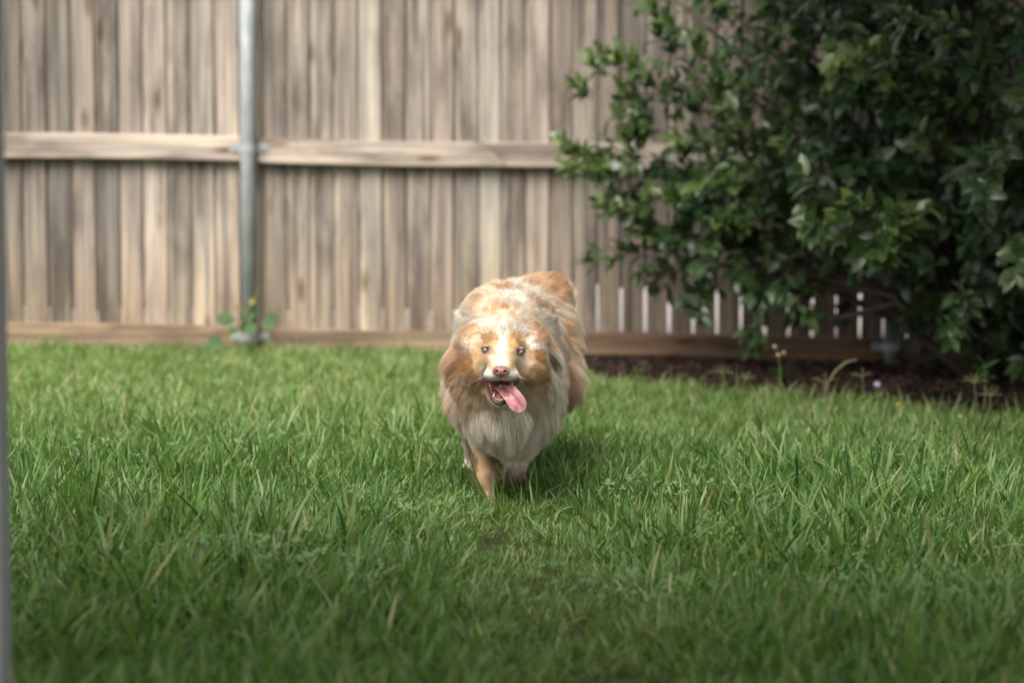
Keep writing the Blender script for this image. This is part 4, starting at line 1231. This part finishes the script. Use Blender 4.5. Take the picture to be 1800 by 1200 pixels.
# tongue
path = [(882, 690, 4.885, .014), (882, 683, 4.862, .0165), (885, 681, 4.842, .0175), (890, 684, 4.824, .018), (897, 691, 4.811, .0175), (904, 700, 4.805, .0190), (910, 708, 4.803, .0205), (914, 714, 4.804, .0185), (917, 719, 4.806, .0115), (918, 721.5, 4.807, .003)]
vs = []; fs = []; NW = 10
for i, (px_, py_, Y, hw) in enumerate(path):
    p = np.array(D3(px_, py_, Y)); q0 = np.array(D3(*path[max(0, i - 1)][:3])); q1 = np.array(D3(*path[min(len(path) - 1, i + 1)][:3]))
    t = (q1 - q0) / np.linalg.norm(q1 - q0)
    sd = np.array([1, -.15, .55]) if i > 2 else np.array([1, 0, .1 * i]); sd = sd - t * sd.dot(t); sd /= np.linalg.norm(sd)
    up = np.cross(t, sd); up = -up if up[1] > 0 and i > 3 else up
    if i <= 3 and up[2] < 0: up = -up
    th = .0026 if i < len(path) - 2 else .0016
    for k_ in range(NW * 2):
        if k_ < NW: a = k_ / (NW - 1) * 2 - 1; h = th * (1 - a * a * .55) - .0050 * math.exp(-(a / .15) ** 2) * (0 if i > 7 else 1) + .0035 * a * a
        else: a = 1 - (k_ - NW) / (NW - 1) * 2; h = -th * (1 - a * a * .7) + .0035 * a * a
        vs.append(tuple(p + sd * a * hw * .92 + up * h))
n = NW * 2
for i in range(len(path) - 1):
    for k_ in range(n): fs.append((i * n + k_, i * n + (k_ + 1) % n, (i + 1) * n + (k_ + 1) % n, (i + 1) * n + k_))
fs.append(tuple(range(n))); fs.append(tuple((len(path) - 1) * n + k_ for k_ in range(n)))
tm = Mat('pink_tongue', .22, .55); v = tm.coord(); n_ = tm.noise(v, 400, 3); n2 = tm.noise(v, 60, 2)
tm.base(tm.ramp(n2, [(.3, (.45, .16, .19)), (.7, (.66, .31, .34))])); tm.bump(n_, .4, .0006)
tm.b.inputs['Subsurface Weight'].default_value = .15; tm.b.inputs['Subsurface Radius'].default_value = (.006, .002, .002); tm.b.inputs['Subsurface Scale'].default_value = 1.0
to = mesh_obj('tongue', vs, fs, tm.m, dog, smooth=True)
sb = to.modifiers.new('smooth', 'SUBSURF'); sb.levels = 1; sb.render_levels = 2
mb = MB(); mb.tube([D3(880.6, 657, 4.779), D3(880.6, 662, 4.786), D3(880.8, 667.5, 4.799)], [.0009, .0008, .0010], 5)
mb.build('philtrum', M_LIP, dog)
# whiskers
mb = MB()
for s, cx in ((-1, 862), (1, 901)):
    for k_ in range(7):
        a = np.array(D3(cx + s * random.uniform(-4, 6), 656 + random.uniform(-5, 6), 4.808)); L = random.uniform(.018, .036)
        d = np.array([s * .9, .25, random.uniform(-.55, .1)])
        mb.tube([tuple(a), tuple(a + d * L * .5 + np.array([0, 0, -.001])), tuple(a + d * L + np.array([0, 0, -.005]))], [.00028, .0002, .0001], 4)
mb.build('whiskers', plain('white_whisker', (.8, .75, .68), .4), dog)['kind'] = 'stuff'

# ------------------------------------------------------------------ small things in the grass
M_YEL = plain('yellow_petal', (.80, .52, .03), .6)
M_VIO = plain('violet_petal', (.30, .26, .55), .6)
M_FSTEM = plain('flower_stem', (.10, .17, .05), .6)
def flower(px_, py_, Y, r, mat, label, group, petals=5):
    t = W(px_, py_, Y); b = np.array([t[0] + random.uniform(-.01, .01), Y, gz(t[0], Y)])
    o = empty('small_flower', tuple(b)); tag(o, label, 'flower', group)
    m = MB(); m.tube([(0, 0, 0), ((t - b)[0] * .4, 0, (t - b)[2] * .55), tuple(t - b)], [.001, .0009, .0008], 5); m.build('stem', M_FSTEM, o)
    m = MB()
    for k in range(petals):
        a = k * 2 * math.pi / petals
        d = Vector((math.cos(a), -.45 + .0, math.sin(a) * .8)); s = Vector((-math.sin(a), 0, math.cos(a) * .8))
        c = Vector(t - b)
        m.add([c, c + d * r * .6 + s * r * .4, c + d * r, c + d * r * .6 - s * r * .4], [(0, 1, 2, 3)])
    m.build('petals', mat, o)
    m = MB(); uv_sphere(m, tuple(t - b + np.array([0, -.002, 0])), r * .3, 8, 6); m.build('flower_centre', M_YEL if mat is not M_YEL else plain('flower_heart', (.5, .28, .02), .7), o)
flower(1033, 707, 7.3, .0062, M_YEL, 'upper yellow flower of a close pair in the grass beside the dog', 'yellow flowers in the lawn')
flower(1030, 716, 7.15, .0062, M_YEL, 'lower yellow flower of a close pair in the grass beside the dog', 'yellow flowers in the lawn')
flower(1063, 711, 7.2, .0052, M_YEL, 'tiny yellow flower a little to the right of the close pair beside the dog', 'yellow flowers in the lawn')
flower(1596, 771, 6.3, .0068, M_YEL, 'bright yellow flower, nearest the camera of those on the right side of the lawn', 'yellow flowers in the lawn')
flower(1578, 709, 7.0, .0058, M_YEL, 'small yellow flower close to the mulch bed edge below the violet flower', 'yellow flowers in the lawn')
flower(1688, 731, 6.75, .0062, M_YEL, 'yellow flower nearer the right edge of the photo on the lawn', 'yellow flowers in the lawn')
flower(1541, 674, 7.25, .0120, M_VIO, 'blurred pale violet flower at the edge of the dark mulch bed', None, 6)

# seed heads and weeds along the edge of the bed
M_WEED = plain('dry_weed', (.17, .16, .085), .7)
M_WGRN = plain('green_weed', (.10, .20, .055), .6)
def seedhead(px_, py_, Y, n, r, label):
    t = W(px_, py_, Y); b = np.array([t[0] + random.uniform(-.03, .03), Y, gz(t[0], Y)])
    o = empty('crabgrass_weed', tuple(b)); tag(o, label, 'weed', 'seeding weeds at the edge of the mulch bed')
    c = t - b
    m = MB(); m.tube([(0, 0, 0), (c[0] * .3, 0, c[2] * .5), tuple(c)], [.0016, .0014, .0011], 5); m.build('stalk', M_WEED, o)
    for k in range(n):
        a = math.pi * (k + .5) / n + random.uniform(-.1, .1)
        d = np.array([math.cos(a), random.uniform(-.4, .4), math.sin(a) * .9])
        m = MB(); m.tube([tuple(c), tuple(c + d * r * .5), tuple(c + d * r + np.array([0, 0, -r * .2]))], [.0014, .0020, .0008], 5); m.build('seed_spike', M_WEED, o)
for i, (px_, py_, Y, n, r, lb) in enumerate([
    (1268, 655, 7.75, 6, .045, 'star shaped dry seed head before the dark mulch, left one of two'),
    (1132, 640, 8.15, 3, .02, 'thin dry weed with a pale round tip nearest the dog along the bed edge'),
    (1312, 665, 7.7, 4, .035, 'low dry weed with spreading spikes right of the star shaped seed head'),
    (1450, 672, 7.4, 3, .05, 'leaning seeding weed left of the violet flower at the bed edge'),
    (1515, 662, 7.3, 3, .04, 'upright seeding weed just left of the violet flower'),
    (1712, 672, 7.1, 6, .045, 'pale star shaped weed seed head near the right edge in front of the shrub'),
    (1742, 695, 7.0, 5, .04, 'brownish seeding weed at the far right end of the bed edge')]):
    seedhead(px_, py_, Y, n, r, lb)
# tall stalk with round buds
t0 = np.array([W(1372, 665, 7.8)[0], 7.8, 0]); o = empty('budding_weed', tuple(t0)); tag(o, 'tall thin weed with round pale buds standing before the dark bottom rail', 'weed')
m = MB(); top = W(1368, 622, 7.8) - t0
m.tube([(0, 0, 0), (top[0] * .6 + .004, 0, top[2] * .5), tuple(top), tuple(W(1362, 610, 7.8) - t0)], .0013, 5)
m.tube([tuple(top), tuple(W(1378, 621, 7.8) - t0)], .001, 5); m.build('stalk', M_WEED, o)
for q in ((1362, 609), (1378, 620), (1368, 624)):
    m = MB(); uv_sphere(m, tuple(W(*q, 7.8) - t0), .006, 8, 6); m.build('bud', plain('pale_bud', (.42, .38, .24), .7), o)
# curved stalk
t0 = np.array([W(1448, 690, 7.35)[0], 7.35, 0]); o = empty('curved_stalk', tuple(t0)); tag(o, 'long weed stalk arching right over the dark mulch near the shrub', 'weed')
m = MB(); m.tube([(0, 0, 0)] + [tuple(W(a, b, 7.35) - t0) for a, b in ((1455, 672), (1470, 650), (1488, 636), (1506, 632))], [.002, .003, .0035, .0035, .0025], 6); m.build('stalk', M_WEED, o)
# seedlings in front of the shrub
def seedling(px_, py_, Y, n, s, label):
    t = W(px_, py_, Y); b = np.array([t[0], Y, gz(t[0], Y)]); o = empty('seedling', tuple(b)); tag(o, label, 'plant')
    c = t - b
    m = MB(); m.tube([(0, 0, 0), tuple(c * .5 + np.array([.004, 0, 0])), tuple(c)], [.0025, .002, .0015], 5); m.build('stem', M_FSTEM, o)
    for k in range(n):
        lv, lf = leaf_geo(s, s * .5, .15, .3)
        lo = mesh_obj('leaf', lv, lf, M_VLEAF, o, smooth=True, loc=tuple(c * (.55 + .45 * k / max(1, n - 1))))
        lo.rotation_euler = (random.uniform(-.3, .5), -.3 - .5 * k / n, k * 2.4 + .4)
seedling(1730, 640, 7.15, 7, .055, 'small broad leaved seedling in front of the shrub near the right edge')
seedling(1368, 655, 8.2, 6, .05, 'low dark seedling under the bottom rail left of the shrub')
seedling(1115, 655, 8.5, 4, .04, 'small pale green sprout between the dog and the mulch bed')
# fallen leaves in the lawn
M_DRY = plain('dry_brown_leaf', (.42, .23, .11), .8)
for (px_, py_, Y, s, rz, lb) in ((381, 893, 4.72, .032, .3, 'curled brown dead leaf on the grass, left of the dog'), (430, 977, 4.2, .028, 1.2, 'small tan dead leaf lying on the grass nearer the camera, lower left'),
                                 (1295, 1000, 4.1, .02, .4, 'small dry leaf caught in the grass in the lower right')):
    t = W(px_, py_, Y)
    lv, lf = leaf_geo(s, s * .6, .6, .9)
    o = mesh_obj('dead_leaf', lv, lf, M_DRY, smooth=True, loc=tuple(t)); o.rotation_euler = (.5, -.3, rz); tag(o, lb, 'leaf', 'dead leaves on the lawn')
